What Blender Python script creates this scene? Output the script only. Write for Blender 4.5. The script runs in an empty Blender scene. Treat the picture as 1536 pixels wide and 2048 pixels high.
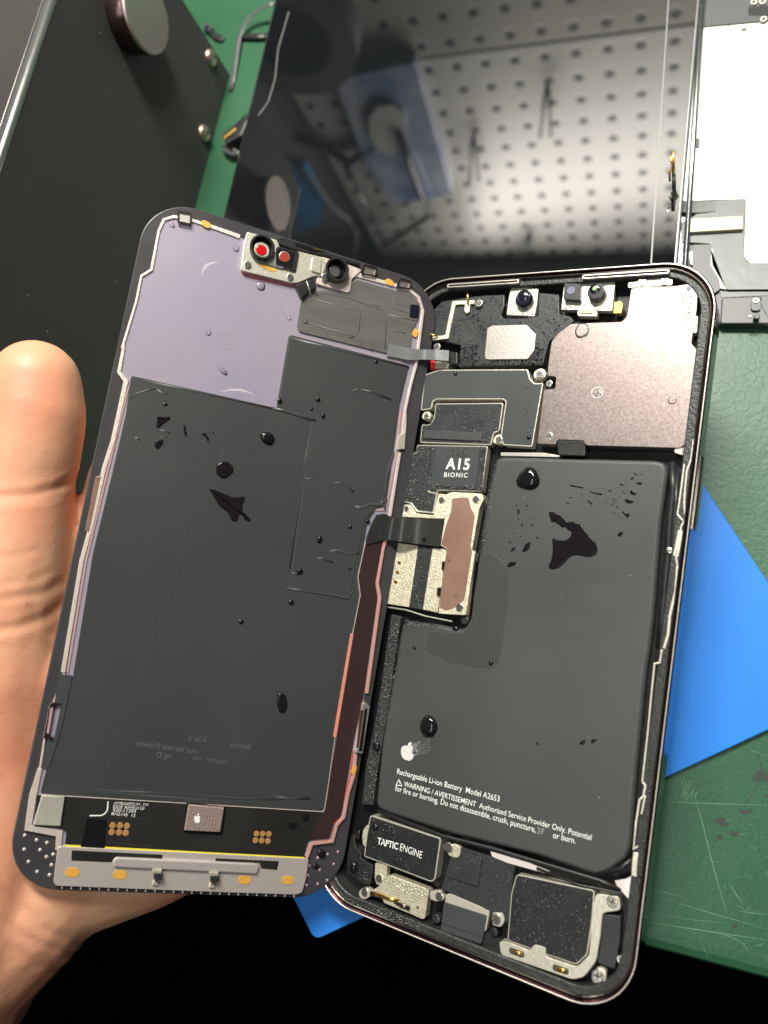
import bpy, math, random
import numpy as np
from mathutils import Matrix, Vector
random.seed(7)
R_ = math.radians

# ------------------------------------------------------------------ camera, world, lights
SC = bpy.context.scene
TABLE_Z = 0.75
H = 205.0                                   # camera height over the table, mm
CZ = TABLE_Z * 1000 + H                     # camera height over the floor, mm
M = np.array([[.93322633, -.08502062, .34908466], [.1719647, .95877932, -.22620867], [-.31546275, .27113413, .90937865]])
F, CX, CY = 1539.0, 768.0, 1024.0

cam_d = bpy.data.cameras.new('camera')
cam = bpy.data.objects.new('camera', cam_d)
SC.collection.objects.link(cam)
cam_d.sensor_fit = 'VERTICAL'
cam_d.sensor_height = 36.0
cam_d.lens = 36.0 * F / 2048
cam_d.clip_start = .005
cam_d.clip_end = 50
cam_d.dof.use_dof = True
cam_d.dof.focus_distance = .186
cam_d.dof.aperture_fstop = 12.0
mw = Matrix([list(M[0]) + [0], list(M[1]) + [0], list(M[2]) + [CZ * .001], [0, 0, 0, 1]])
cam.matrix_world = mw
SC.camera = cam

world = bpy.data.worlds.new('World')
SC.world = world
world.use_nodes = True
bg = world.node_tree.nodes['Background']
bg.inputs[0].default_value = (.86, .93, 1.0, 1)
bg.inputs[1].default_value = .055

SC.view_settings.view_transform = 'Standard'
SC.view_settings.look = 'None'
SC.view_settings.exposure = 0.0
SC.view_settings.gamma = 1.0
SC.cycles.use_denoising = True
SC.cycles.max_bounces = 8
SC.cycles.sample_clamp_indirect = 6.0


def area(name, loc, target, sx, sy, power, col, rot=0):
    d = bpy.data.lights.new(name, 'AREA')
    d.shape = 'RECTANGLE'
    d.size, d.size_y = sx, sy
    d.energy = power
    d.color = col
    o = bpy.data.objects.new(name, d)
    SC.collection.objects.link(o)
    p = Vector((loc[0] * .001, loc[1] * .001, (loc[2] + CZ) * .001))
    t = Vector((target[0] * .001, target[1] * .001, (target[2] + CZ) * .001))
    q = (t - p).to_track_quat('-Z', 'Y').to_matrix().to_4x4()
    o.matrix_world = Matrix.Translation(p) @ q @ Matrix.Rotation(rot, 4, 'Z')
    return o


area('bench_lamp', (-70, 430, 440), (-60, 500, -60), .42, .12, 13.0, (1, .97, .88))
area('ceiling_tube', (-170, -330, 1100), (-40, 40, -190), .03, 1.1, 2.7, (1, .98, .92), R_(8))
area('ceiling_tube', (-60, -330, 1100), (-40, 40, -190), .03, 1.1, 2.7, (1, .98, .92), R_(8))


# ------------------------------------------------------------------ frames (mm, relative to the camera point)
class Frame:
    def __init__(s, o, u, v, w):
        s.o = np.array(o, float)
        s.A = np.array([u, v, w], float)

    def loc(s, p, h):                        # photo point -> local (u, v) on the plane w = h
        d = M @ np.array([(p[0] - CX) / F, -(p[1] - CY) / F, -1.0])
        dl = s.A @ d
        ol = s.A @ (-s.o)
        t = (h - ol[2]) / dl[2]
        q = ol + dl * t
        return (q[0], q[1])

    def world(s, q):
        return s.o + s.A.T @ np.array(q, float)

    def to_local(s, wpt):
        return tuple(s.A @ (np.array(wpt) - s.o))

    def mat(s, at=(0, 0, 0)):
        c = s.world(at)
        A = s.A
        return Matrix([[A[0][0], A[1][0], A[2][0], c[0] * .001], [A[0][1], A[1][1], A[2][1], c[1] * .001],
                       [A[0][2], A[1][2], A[2][2], (c[2] + CZ) * .001], [0, 0, 0, 1]])


def frame_cam(Rc, oc):
    Rw = M @ np.array(Rc)
    u, v = Rw[:, 0], Rw[:, 1]
    return Frame(M @ np.array(oc), u, v, np.cross(u, v))


FS = frame_cam([[.92505909, .16952368, .33989321], [-.19337756, .98041467, .0373122], [-.32691099, -.10024371, .93972358]],
               [-33.1331333, -10.3077042, -184.895615])
FH = frame_cam([[.8622946, .16235782, -.47967485], [-.08689808, .9806018, .17569531], [.49889552, -.1098183, .85967622]],
               [27.8982899, -19.4483767, -180.168418])
FT = Frame((0, 0, -H), (1, 0, 0), (0, 1, 0), (0, 0, 1))     # table top


def Z(x0, y0, s):
    return lambda *pts: [(x0 + a / s, y0 + b / s) for a, b in pts]


zA = Z(0, 0, 2.925); zB = Z(400, 0, 2.56); zC = Z(900, 0, 2.415); zD = Z(250, 400, 2.438); zE = Z(820, 510, 2.363)
zF = Z(740, 740, 3.658); zG = Z(650, 1550, 2.363); zK = Z(0, 1380, 2.021); zH = Z(0, 640, 2.695); zI = Z(0, 1300, 2.738)
zJ = Z(1100, 600, 2.926); zL = Z(1100, 1300, 2.738); zM = Z(560, 800, 4.097); zN = Z(600, 1200, 4.55); zP = Z(940, 880, 3.84)
zQ = Z(240, 760, 3.491); zR = Z(760, 1380, 3.2); zT = Z(460, 440, 5.908); zU = Z(820, 540, 3.657); zV = Z(1320, 300, 5.389)
zW = Z(680, 1580, 5.486)


# ------------------------------------------------------------------ materials
def mat(name, col, rough=.5, metal=0.0, bump=None, vary=None, spec=.5, coat=0, coat_r=.05, trans=0, ior=1.45, emit=None, sss=0, aniso=None, stretch=None):
    m = bpy.data.materials.new(name)
    m.use_nodes = True
    nt = m.node_tree
    b = nt.nodes['Principled BSDF']
    b.inputs['Base Color'].default_value = (*col, 1)
    b.inputs['Roughness'].default_value = rough
    b.inputs['Metallic'].default_value = metal
    b.inputs['Specular IOR Level'].default_value = spec
    b.inputs['Coat Weight'].default_value = coat
    b.inputs['Coat Roughness'].default_value = coat_r
    b.inputs['Transmission Weight'].default_value = trans
    b.inputs['IOR'].default_value = ior
    if sss:
        b.inputs['Subsurface Weight'].default_value = sss
        b.inputs['Subsurface Radius'].default_value = (1, .35, .2)
        b.inputs['Subsurface Scale'].default_value = .004
    if emit:
        b.inputs['Emission Color'].default_value = (*col, 1)
        b.inputs['Emission Strength'].default_value = emit
    tc = nt.nodes.new('ShaderNodeTexCoord')
    src = tc.outputs['Object']
    if stretch:
        mp = nt.nodes.new('ShaderNodeMapping')
        mp.inputs['Scale'].default_value = stretch
        nt.links.new(src, mp.inputs[0])
        src = mp.outputs[0]
    h = None
    for (kind, scale, strength) in (bump or []):
        if kind == 'noise':
            t = nt.nodes.new('ShaderNodeTexNoise')
            t.inputs['Scale'].default_value = scale
            t.inputs['Detail'].default_value = 4
            out = t.outputs['Fac']
        elif kind == 'voronoi':
            t = nt.nodes.new('ShaderNodeTexVoronoi')
            t.feature = 'DISTANCE_TO_EDGE'
            t.inputs['Scale'].default_value = scale
            nd = nt.nodes.new('ShaderNodeTexNoise')
            nd.inputs['Scale'].default_value = scale * .7
            nt.links.new(src, nd.inputs[0])
            mx = nt.nodes.new('ShaderNodeVectorMath'); mx.operation = 'MULTIPLY_ADD'
            nt.links.new(nd.outputs['Color'], mx.inputs[0]); mx.inputs[1].default_value = (1.2 / scale,) * 3
            nt.links.new(src, mx.inputs[2])
            nt.links.new(mx.outputs[0], t.inputs['Vector'])
            cr = nt.nodes.new('ShaderNodeMath'); cr.operation = 'MINIMUM'
            nt.links.new(t.outputs['Distance'], cr.inputs[0]); cr.inputs[1].default_value = .12
            out = cr.outputs[0]
        else:
            t = nt.nodes.new('ShaderNodeTexWave')
            t.inputs['Scale'].default_value = scale
            t.inputs['Distortion'].default_value = 9
            t.inputs['Detail'].default_value = 1.5
            t.inputs['Detail Scale'].default_value = .35
            out = t.outputs['Fac']
        if kind != 'voronoi':
            nt.links.new(src, t.inputs['Vector'])
        bp = nt.nodes.new('ShaderNodeBump')
        bp.inputs['Strength'].default_value = strength
        bp.inputs['Distance'].default_value = .0002 if kind != 'voronoi' else .0012
        nt.links.new(out, bp.inputs['Height'])
        if h:
            nt.links.new(h, bp.inputs['Normal'])
        h = bp.outputs['Normal']
    if h:
        nt.links.new(h, b.inputs['Normal'])
    if vary:
        scale, amt, col2 = vary
        t = nt.nodes.new('ShaderNodeTexNoise')
        t.inputs['Scale'].default_value = scale
        t.inputs['Detail'].default_value = 5
        nt.links.new(src, t.inputs['Vector'])
        r = nt.nodes.new('ShaderNodeValToRGB')
        r.color_ramp.elements[0].position = .35
        r.color_ramp.elements[1].position = .68
        r.color_ramp.elements[0].color = (*col, 1)
        r.color_ramp.elements[1].color = (*[c * (1 - amt) + d * amt for c, d in zip(col, col2)], 1)
        nt.links.new(t.outputs['Fac'], r.inputs[0])
        nt.links.new(r.outputs[0], b.inputs['Base Color'])
        mr = nt.nodes.new('ShaderNodeMapRange')
        mr.inputs['To Min'].default_value = max(0, rough * .82)
        mr.inputs['To Max'].default_value = min(1, rough * 1.2)
        nt.links.new(t.outputs['Fac'], mr.inputs[0])
        nt.links.new(mr.outputs[0], b.inputs['Roughness'])
    return m


G = {}
G['graphite'] = mat('graphite_film', (.036, .039, .039), .40, 0, [('noise', 60, .12), ('noise', 2500, .05)], (22, .35, (.05, .053, .053)), spec=.6)
G['graphite2'] = mat('graphite_film_fold', (.040, .043, .043), .38, 0, [('noise', 90, .2)], (30, .35, (.052, .055, .055)), spec=.6)
G['battery'] = mat('battery_wrap', (.042, .046, .045), .44, 0, [('noise', 40, .1), ('noise', 2500, .05)], (24, .45, (.07, .075, .073)), spec=.55)
G['tape'] = mat('dark_battery_tape', (.040, .044, .043), .42, 0, [('noise', 60, .1)], (40, .3, (.045, .046, .043)))
G['black'] = mat('black_plastic', (.012, .013, .014), .38, 0, [('noise', 900, .2)], (300, .4, (.03, .03, .03)))
G['black_soft'] = mat('black_matt_film', (.022, .025, .026), .40, 0, [('noise', 1500, .35), ('noise', 400, .1)], (150, .4, (.045, .05, .05)))
G['cover'] = mat('black_cover_film', (.04, .046, .046), .42, 0, [('noise', 2500, .04)], (60, .3, (.055, .06, .06)))
G['gasket'] = mat('black_gasket', (.02, .022, .022), .38, 0, [('noise', 1600, .9), ('noise', 500, .5)], (400, .5, (.05, .052, .05)))
G['void'] = mat('dark_cavity', (.006, .006, .007), .3)
G['steel'] = mat('cream_steel', (.72, .69, .58), .34, .6, [('noise', 1400, .35)], (350, .35, (.45, .43, .36)))
G['steel_mesh'] = mat('dimpled_steel', (.70, .66, .50), .36, .6, [('noise', 3000, 1.0)], (900, .5, (.35, .32, .25)))
G['steel_soft'] = mat('satin_nickel', (.62, .58, .54), .36, 1, [('noise', 1500, .12)], (70, .4, (.52, .45, .42)))
G['plate'] = mat('smudged_mauve_plate', (.33, .27, .255), .32, .9, [('noise', 120, .05), ('noise', 2600, .05)], (1600, .35, (.46, .39, .36)))
G['copper'] = mat('brown_copper_film', (.33, .19, .14), .40, .6, [('noise', 900, .2)], (120, .4, (.42, .28, .22)))
G['gold'] = mat('gold_contact', (.85, .55, .16), .25, 1)
G['amber'] = mat('amber_pad', (.82, .42, .07), .4, .2, None, (900, .4, (.6, .3, .06)))
G['frame'] = mat('polished_dark_steel_rim', (.30, .27, .24), .12, 1, [('noise', 300, .05)])
G['side'] = mat('polished_graphite_band', (.13, .05, .06), .14, 1, [('noise', 60, .04)])
G['rim'] = mat('worn_bright_rim', (.82, .78, .70), .34, .9, [('noise', 900, .2)])
G['glass_edge'] = mat('dark_tinted_glass', (.040, .038, .042), .30, 0, [('noise', 100, .02), ('noise', 900, .1)], (90, .4, (.06, .058, .062)), spec=.6)
G['bezel'] = mat('pale_bezel_metal', (.78, .68, .61), .40, .5, [('noise', 1800, .5)], (300, .4, (.70, .52, .48)))
G['pinkline'] = mat('pink_bezel_lining', (.50, .31, .32), .4, .3)
G['salmon'] = mat('salmon_strip', (.60, .22, .17), .45)
G['lavender'] = mat('lavender_backing', (.36, .33, .44), .32, .35, [('noise', 18, .06)], (14, .75, (.46, .38, .41)), spec=.5, coat=.3, coat_r=.12)
G['brush'] = mat('brushed_grey_flex', (.13, .125, .12), .40, .35, [('noise', 400, .35)], (300, .5, (.19, .185, .175)), stretch=(.12, 1, 1))
G['maroon'] = mat('dark_maroon_film', (.032, .018, .019), .28, 0, None, (60, .4, (.045, .025, .025)))
G['board'] = mat('dark_driver_film', (.017, .016, .015), .3, 0, [('noise', 200, .08)], (60, .5, (.03, .027, .026)))
G['chip'] = mat('pink_chip_lid', (.62, .47, .42), .45, .8, [('noise', 2600, .8)], (800, .4, (.45, .32, .29)))
G['yellow'] = mat('yellow_edge', (.75, .62, .03), .35)
G['white'] = mat('white_print', (.80, .80, .77), .5)
G['grey_print'] = mat('faint_print', (.30, .30, .29), .5)
G['pull'] = mat('glossy_white_tab', (.68, .62, .60), .25)
G['red'] = mat('red_lens', (.50, .008, .015), .12, 0, coat=.6)
G['rust'] = mat('rust_red_lens', (.30, .05, .03), .2, 0, coat=.4)
G['lens'] = mat('dark_lens_glass', (.01, .011, .022), .05, 0, coat=1, coat_r=.02)
G['lens_in'] = mat('violet_lens_glass', (.20, .19, .28), .2, 0, coat=.5)
G['green_in'] = mat('green_lens_coating', (.35, .55, .22), .2, 0, coat=.5)
G['barrel'] = mat('dark_chrome_barrel', (.05, .05, .052), .22, .5)
G['chrome'] = mat('brown_chrome_clip', (.30, .22, .20), .2, 1)
G['redplastic'] = mat('bright_red_seal', (.8, .03, .03), .4)
G['screw'] = mat('steel_screw', (.75, .72, .66), .25, 1, [('noise', 1500, .2)])
G['screw_slot'] = mat('screw_recess', (.10, .09, .08), .5, .6)
def clear_water():
    m = bpy.data.materials.new('clear_water')
    m.use_nodes = True
    nt = m.node_tree
    nt.nodes.remove(nt.nodes['Principled BSDF'])
    t = nt.nodes.new('ShaderNodeBsdfTransparent'); t.inputs[0].default_value = (1, 1, 1, 1)
    g = nt.nodes.new('ShaderNodeBsdfGlossy'); g.inputs['Roughness'].default_value = .04
    f = nt.nodes.new('ShaderNodeFresnel'); f.inputs[0].default_value = 1.3
    x = nt.nodes.new('ShaderNodeMixShader')
    nt.links.new(f.outputs[0], x.inputs[0]); nt.links.new(t.outputs[0], x.inputs[1]); nt.links.new(g.outputs[0], x.inputs[2])
    nt.links.new(x.outputs[0], nt.nodes['Material Output'].inputs[0])
    return m


G['water'] = clear_water()
G['bead'] = mat('water_bead', (.02, .022, .022), .10, 0, None, None, ior=1.55, spec=1.0)
G['wet'] = mat('water_over_black', (.008, .008, .009), .03, 0, None, None, ior=1.4, spec=.5)
G['puddle'] = mat('thin_water_film', (.010, .008, .010), .05, 0, None, None, ior=1.33, spec=.5)
G['fog'] = mat('bead_on_metal', (.55, .52, .44), .12, .7)
G['cableg'] = mat('grey_ribbon_cable', (.20, .21, .21), .35, .3, [('noise', 700, .3)], stretch=(.05, 1, 1))
G['cableb'] = mat('black_ribbon_cable', (.022, .022, .022), .3)
G['mat'] = mat('green_cutting_mat', (.018, .084, .038), .42, 0, [('voronoi', 330, .13), ('noise', 260, .35), ('noise', 900, .3)], (28, .35, (.026, .105, .050)), spec=.45)
G['scratch'] = mat('pale_scratch', (.10, .23, .125), .6)
G['stain'] = mat('dark_stain', (.022, .040, .028), .6, 0, None, (300, .5, (.05, .04, .045)))
G['desk'] = mat('shade_black_desk', (.003, .003, .003), .8, spec=.1)  # shade below the bench edge put into the colour
G['floor'] = mat('shade_black_floor', (.0015, .0015, .0015), .9, 0, None, (6, .4, (.003, .003, .003)), spec=.05)  # near-black base colour stands in for the unlit floor
G['blue'] = mat('blue_plastic_sheet', (.020, .20, .70), .5, 0, [('noise', 500, .06)], (30, .2, (.018, .20, .70)), spec=.3)
G['box'] = mat('black_powder_coat', (.052, .050, .050), .58, 0, [('noise', 700, .25)], (18, .6, (.07, .068, .067)))
G['magnet'] = mat('smudged_steel_disc', (.80, .70, .64), .36, .9, [('noise', 900, .1)], (70, .3, (.6, .54, .5)))
G['magnet_side'] = mat('dark_disc_side', (.08, .05, .05), .2, .8)
G['tan'] = mat('tan_reflection_screw', (.62, .48, .38), .3, .9, [('noise', 700, .5)])  # tan colour paints in what the chrome heads reflect
G['mirror'] = mat('black_tablet_glass', (.006, .007, .008), .012, 0, None, None, spec=.9, ior=1.58)
G['tedge'] = mat('silver_tablet_edge', (.62, .64, .66), .25, 1)
G['tin'] = mat('tablet_grey_line', (.22, .23, .22), .3)
G['silver'] = mat('silver_back_plate', (.40, .40, .355), .46, .9, [('noise', 900, .12)], (12, .4, (.44, .45, .40)))
G['flexgrey'] = mat('grey_flex_sheet', (.085, .09, .088), .38, .1, [('noise', 250, .4)], (200, .5, (.12, .125, .12)))
G['beige'] = mat('beige_connector_label', (.52, .48, .33), .5, .2, None, (600, .2, (.42, .36, .25)))
G['greypl'] = mat('dark_grey_plastic', (.06, .062, .066), .4, 0, [('noise', 600, .1)])
G['paper'] = mat('white_plate', (.75, .76, .72), .45)


G['bezelflat'] = mat('satin_plate_metal', (.62, .56, .52), .42, .55, [('noise', 1500, .3)], (120, .4, (.62, .50, .47)))
G['salmonbez'] = mat('salmon_bezel_metal', (.80, .42, .36), .42, .5, [('noise', 1800, .4)])
G['redline'] = mat('red_bezel_lining', (.55, .09, .07), .4)
G['amberdot'] = mat('copper_pad', (.62, .33, .12), .4, .5)
G['pinkdot'] = mat('pinkish_metal_dot', (.45, .30, .32), .4, .6)
G['ghost'] = mat('faint_transferred_print', (.095, .098, .096), .5)


def pegmat(cx, cz, pitch, col):
    m = mat('perforated_metal', col, .42, .3, [('noise', 30, .2)], (9, .5, tuple(c * 1.25 for c in col)))
    nt = m.node_tree
    b = nt.nodes['Principled BSDF']
    tc = nt.nodes.new('ShaderNodeTexCoord')
    sp = nt.nodes.new('ShaderNodeSeparateXYZ')
    nt.links.new(tc.outputs['Object'], sp.inputs[0])

    def mth(op, a, c=None):
        n = nt.nodes.new('ShaderNodeMath'); n.operation = op
        for i, v in enumerate((a, c)):
            if v is None: continue
            if isinstance(v, (int, float)): n.inputs[i].default_value = v
            else: nt.links.new(v, n.inputs[i])
        return n.outputs[0]
    ds = []
    for k, o in (('X', cx), ('Z', cz)):
        a = mth('DIVIDE', mth('SUBTRACT', sp.outputs[k], o), pitch)
        fr = mth('SUBTRACT', mth('FRACT', mth('ADD', a, 100.5)), .5)
        ds.append(mth('MULTIPLY', fr, fr))
    d = mth('SQRT', mth('ADD', ds[0], ds[1]))
    hole = mth('LESS_THAN', d, .165)
    old = b.inputs['Base Color'].links[0].from_socket
    mx = nt.nodes.new('ShaderNodeMix'); mx.data_type = 'RGBA'
    nt.links.new(hole, mx.inputs[0]); nt.links.new(old, mx.inputs[6])
    mx.inputs[7].default_value = (.004, .004, .004, 1)
    nt.links.new(mx.outputs[2], b.inputs['Base Color'])
    bp = nt.nodes.new('ShaderNodeBump')
    bp.inputs['Strength'].default_value = .6; bp.inputs['Distance'].default_value = .003
    nt.links.new(mth('MINIMUM', d, .24), bp.inputs['Height'])
    nt.links.new(bp.outputs[0], b.inputs['Normal'])
    nt.links.new(mth('MULTIPLY', mth('SUBTRACT', 1, hole), .3), b.inputs['Metallic'])
    return m


def skinmat():
    m = mat('skin', (.60, .30, .175), .46, 0, None, None, sss=.22, spec=.45)
    nt = m.node_tree
    b = nt.nodes['Principled BSDF']
    tc = nt.nodes.new('ShaderNodeTexCoord')
    n1 = nt.nodes.new('ShaderNodeTexNoise'); n1.inputs['Scale'].default_value = 32; n1.inputs['Detail'].default_value = 3
    r = nt.nodes.new('ShaderNodeValToRGB')
    r.color_ramp.elements[0].position = .38; r.color_ramp.elements[0].color = (.74, .42, .255, 1)
    r.color_ramp.elements[1].position = .66; r.color_ramp.elements[1].color = (.75, .30, .185, 1)
    nt.links.new(tc.outputs['Object'], n1.inputs[0]); nt.links.new(n1.outputs['Fac'], r.inputs[0]); nt.links.new(r.outputs[0], b.inputs['Base Color'])
    w = nt.nodes.new('ShaderNodeTexWave'); w.inputs['Scale'].default_value = 430; w.inputs['Distortion'].default_value = 14
    w.inputs['Detail'].default_value = 1; w.inputs['Detail Scale'].default_value = .09; w.bands_direction = 'Y'
    nt.links.new(tc.outputs['Object'], w.inputs[0])
    n2 = nt.nodes.new('ShaderNodeTexNoise'); n2.inputs['Scale'].default_value = 420; n2.inputs['Detail'].default_value = 5
    nt.links.new(tc.outputs['Object'], n2.inputs[0])
    b1 = nt.nodes.new('ShaderNodeBump'); b1.inputs['Strength'].default_value = .05; b1.inputs['Distance'].default_value = .0002
    b2 = nt.nodes.new('ShaderNodeBump'); b2.inputs['Strength'].default_value = .3; b2.inputs['Distance'].default_value = .0004
    nt.links.new(w.outputs['Fac'], b1.inputs['Height']); nt.links.new(n2.outputs['Fac'], b2.inputs['Height'])
    mp = nt.nodes.new('ShaderNodeMapping'); mp.inputs['Scale'].default_value = (90, 900, 300)
    n3 = nt.nodes.new('ShaderNodeTexNoise'); n3.inputs['Scale'].default_value = 1.0; n3.inputs['Detail'].default_value = 3
    nt.links.new(tc.outputs['Object'], mp.inputs[0]); nt.links.new(mp.outputs[0], n3.inputs[0])
    b3 = nt.nodes.new('ShaderNodeBump'); b3.inputs['Strength'].default_value = .05; b3.inputs['Distance'].default_value = .0003
    nt.links.new(n3.outputs['Fac'], b3.inputs['Height']); nt.links.new(b1.outputs[0], b3.inputs['Normal'])
    nt.links.new(b3.outputs[0], b2.inputs['Normal']); nt.links.new(b2.outputs[0], b.inputs['Normal'])
    return m


# ------------------------------------------------------------------ geometry helpers (local millimetres)
def ccw(p):
    a = sum(p[i][0] * p[(i + 1) % len(p)][1] - p[(i + 1) % len(p)][0] * p[i][1] for i in range(len(p)))
    return list(p) if a > 0 else list(p)[::-1]


def inset(p, d):
    n = len(p)
    out = []
    for i in range(n):
        a, b, c = np.array(p[i - 1]), np.array(p[i]), np.array(p[(i + 1) % n])
        e1, e2 = b - a, c - b
        e1 = e1 / (np.linalg.norm(e1) + 1e-9); e2 = e2 / (np.linalg.norm(e2) + 1e-9)
        n1, n2 = np.array([-e1[1], e1[0]]), np.array([-e2[1], e2[0]])
        m = n1 + n2
        l = np.linalg.norm(m)
        if l < 1e-6:
            out.append(tuple(b)); continue
        m = m / l
        out.append(tuple(b + m * d / max(.5, float(m @ n1))))
    return out


def rnd(p, r, seg=4):
    p = ccw(p)
    n = len(p)
    out = []
    for i in range(n):
        a, b, c = np.array(p[i - 1]), np.array(p[i]), np.array(p[(i + 1) % n])
        la, lc = np.linalg.norm(a - b), np.linalg.norm(c - b)
        if la < 1e-6 or lc < 1e-6: continue
        k = min(r, .45 * la, .45 * lc)
        s, e = b + (a - b) / la * k, b + (c - b) / lc * k
        for j in range(seg + 1):
            t = j / seg
            out.append(tuple((1 - t) ** 2 * s + 2 * t * (1 - t) * b + t * t * e))
    return out


def rrect(w, h, r, seg=10, c=(0, 0)):
    out = []
    for sx, sy, a0 in ((1, 1, 0), (-1, 1, 90), (-1, -1, 180), (1, -1, 270)):
        for j in range(seg + 1):
            a = R_(a0 + 90 * j / seg)
            out.append((c[0] + sx * (w / 2 - r) + r * math.cos(a), c[1] + sy * (h / 2 - r) + r * math.sin(a)))
    return out


def circ(c, r, n=24, ry=None, a0=0):
    return [(c[0] + r * math.cos(a0 + 2 * math.pi * i / n), c[1] + (ry or r) * math.sin(a0 + 2 * math.pi * i / n)) for i in range(n)]


def ribbon(pts, w):
    pts = [np.array(p, float) for p in pts]
    n = len(pts)
    ws = w if isinstance(w, (list, tuple)) else [w] * n
    L, Rr = [], []
    for i in range(n):
        t1 = pts[i] - pts[i - 1] if i else pts[1] - pts[0]
        t2 = pts[i + 1] - pts[i] if i < n - 1 else t1
        t1 = t1 / np.linalg.norm(t1); t2 = t2 / np.linalg.norm(t2)
        m = t1 + t2
        m = m / (np.linalg.norm(m) + 1e-9)
        nn = np.array([-m[1], m[0]])
        k = ws[i] / 2 / max(.6, float(m @ t1))
        L.append(tuple(pts[i] + nn * k)); Rr.append(tuple(pts[i] - nn * k))
    return L + Rr[::-1]


class MB:
    def __init__(s):
        s.v, s.f, s.m, s.sm = [], [], [], []

    def add(s, v, f, mi=0, smooth=False):
        o = len(s.v)
        s.v += [tuple(map(float, q)) for q in v]
        s.f += [tuple(i + o for i in q) for q in f]
        s.m += [mi] * len(f); s.sm += [smooth] * len(f)
        return s

    def prism(s, p, z0, z1, b=.06, mi=0, seg=2):
        p = ccw(p)
        n = len(p)
        rings = [[(x, y, z0) for x, y in p]]
        if b > 0:
            bz_ = min(b, (z1 - z0) * .9)
            for j in range(seg + 1):
                a = math.pi / 2 * j / seg
                q = inset(p, b * (1 - math.cos(a)))
                rings.append([(x, y, z1 - bz_ + bz_ * math.sin(a)) for x, y in q])
        else:
            rings.append([(x, y, z1) for x, y in p])
        v = [q for r in rings for q in r]
        f = []
        for k in range(len(rings) - 1):
            for i in range(n):
                j = (i + 1) % n
                f.append((k * n + i, k * n + j, (k + 1) * n + j, (k + 1) * n + i))
        f.append(tuple(range((len(rings) - 1) * n, len(rings) * n)))
        f.append(tuple(range(n))[::-1])
        return s.add(v, f, mi, False)

    def ring(s, po, pi, z0, z1, mi=0, b=.1):
        n = len(po)
        po, pi = ccw(po), ccw(pi)
        pb, ib = inset(po, b), inset(pi, -b)
        loops = [[(x, y, z0) for x, y in po], [(x, y, z1 - b) for x, y in po], [(x, y, z1) for x, y in pb],
                 [(x, y, z1) for x, y in ib], [(x, y, z1 - b) for x, y in pi], [(x, y, z0) for x, y in pi]]
        v = [q for r in loops for q in r]
        f = []
        for k in range(6):
            k2 = (k + 1) % 6
            for i in range(n):
                j = (i + 1) % n
                f.append((k * n + i, k * n + j, k2 * n + j, k2 * n + i))
        return s.add(v, f, mi, False)

    def dome(s, p, z, hh, mi=0, rings=6, flat=1.0):
        p = ccw(p)
        n = len(p)
        c = np.mean(np.array(p), axis=0)
        v = []
        for k in range(rings):
            a = math.pi / 2 * k / rings
            sc = math.cos(a) ** flat
            v += [(c[0] + (x - c[0]) * sc, c[1] + (y - c[1]) * sc, z + hh * math.sin(a)) for x, y in p]
        v.append((c[0], c[1], z + hh))
        f = []
        for k in range(rings - 1):
            for i in range(n):
                j = (i + 1) % n
                f.append((k * n + i, k * n + j, (k + 1) * n + j, (k + 1) * n + i))
        for i in range(n):
            f.append(((rings - 1) * n + i, (rings - 1) * n + (i + 1) % n, rings * n))
        f.append(tuple(range(n))[::-1])
        return s.add(v, f, mi, True)

    def tube(s, pts, r, mi=0, n=8, ry=None):
        pts = [np.array(p, float) for p in pts]
        v, f = [], []
        for i, p in enumerate(pts):
            t = pts[min(i + 1, len(pts) - 1)] - pts[max(i - 1, 0)]
            t = t / (np.linalg.norm(t) + 1e-9)
            a = np.cross(t, (0, 0, 1.0))
            if np.linalg.norm(a) < 1e-3: a = np.array([1.0, 0, 0])
            a = a / np.linalg.norm(a)
            b = np.cross(a, t)
            for k in range(n):
                q = 2 * math.pi * k / n
                v.append(tuple(p + a * r * math.cos(q) + b * (ry or r) * math.sin(q)))
        for i in range(len(pts) - 1):
            for k in range(n):
                k2 = (k + 1) % n
                f.append((i * n + k, i * n + k2, (i + 1) * n + k2, (i + 1) * n + k))
        f.append(tuple(range(n))[::-1]); f.append(tuple(range((len(pts) - 1) * n, len(pts) * n)))
        return s.add(v, f, mi, True)

    def strip(s, A, B, t, mi=0):                  # a 3-D strip between two rails, thickness t along +z
        n = len(A)
        Al, Bl = [(x, y, z - t) for x, y, z in A], [(x, y, z - t) for x, y, z in B]
        q = [(i, i + 1, n + i + 1, n + i) for i in range(n - 1)]
        for L1, L2 in ((A, B), (Bl, Al), (Al, A), (B, Bl)):
            s.add(list(L1) + list(L2), q, mi, True)
        s.add([A[0], B[0], Bl[0], Al[0]], [(0, 1, 2, 3)], mi)
        return s.add([A[-1], B[-1], Bl[-1], Al[-1]], [(3, 2, 1, 0)], mi)

    def box(s, c, sx, sy, sz, mi=0):
        x, y, z = c
        v = [(x + a * sx / 2, y + b * sy / 2, z + d * sz / 2) for d in (-1, 1) for a, b in ((-1, -1), (1, -1), (1, 1), (-1, 1))]
        return s.add(v, [(3, 2, 1, 0), (4, 5, 6, 7), (0, 1, 5, 4), (1, 2, 6, 5), (2, 3, 7, 6), (3, 0, 4, 7)], mi)

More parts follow.
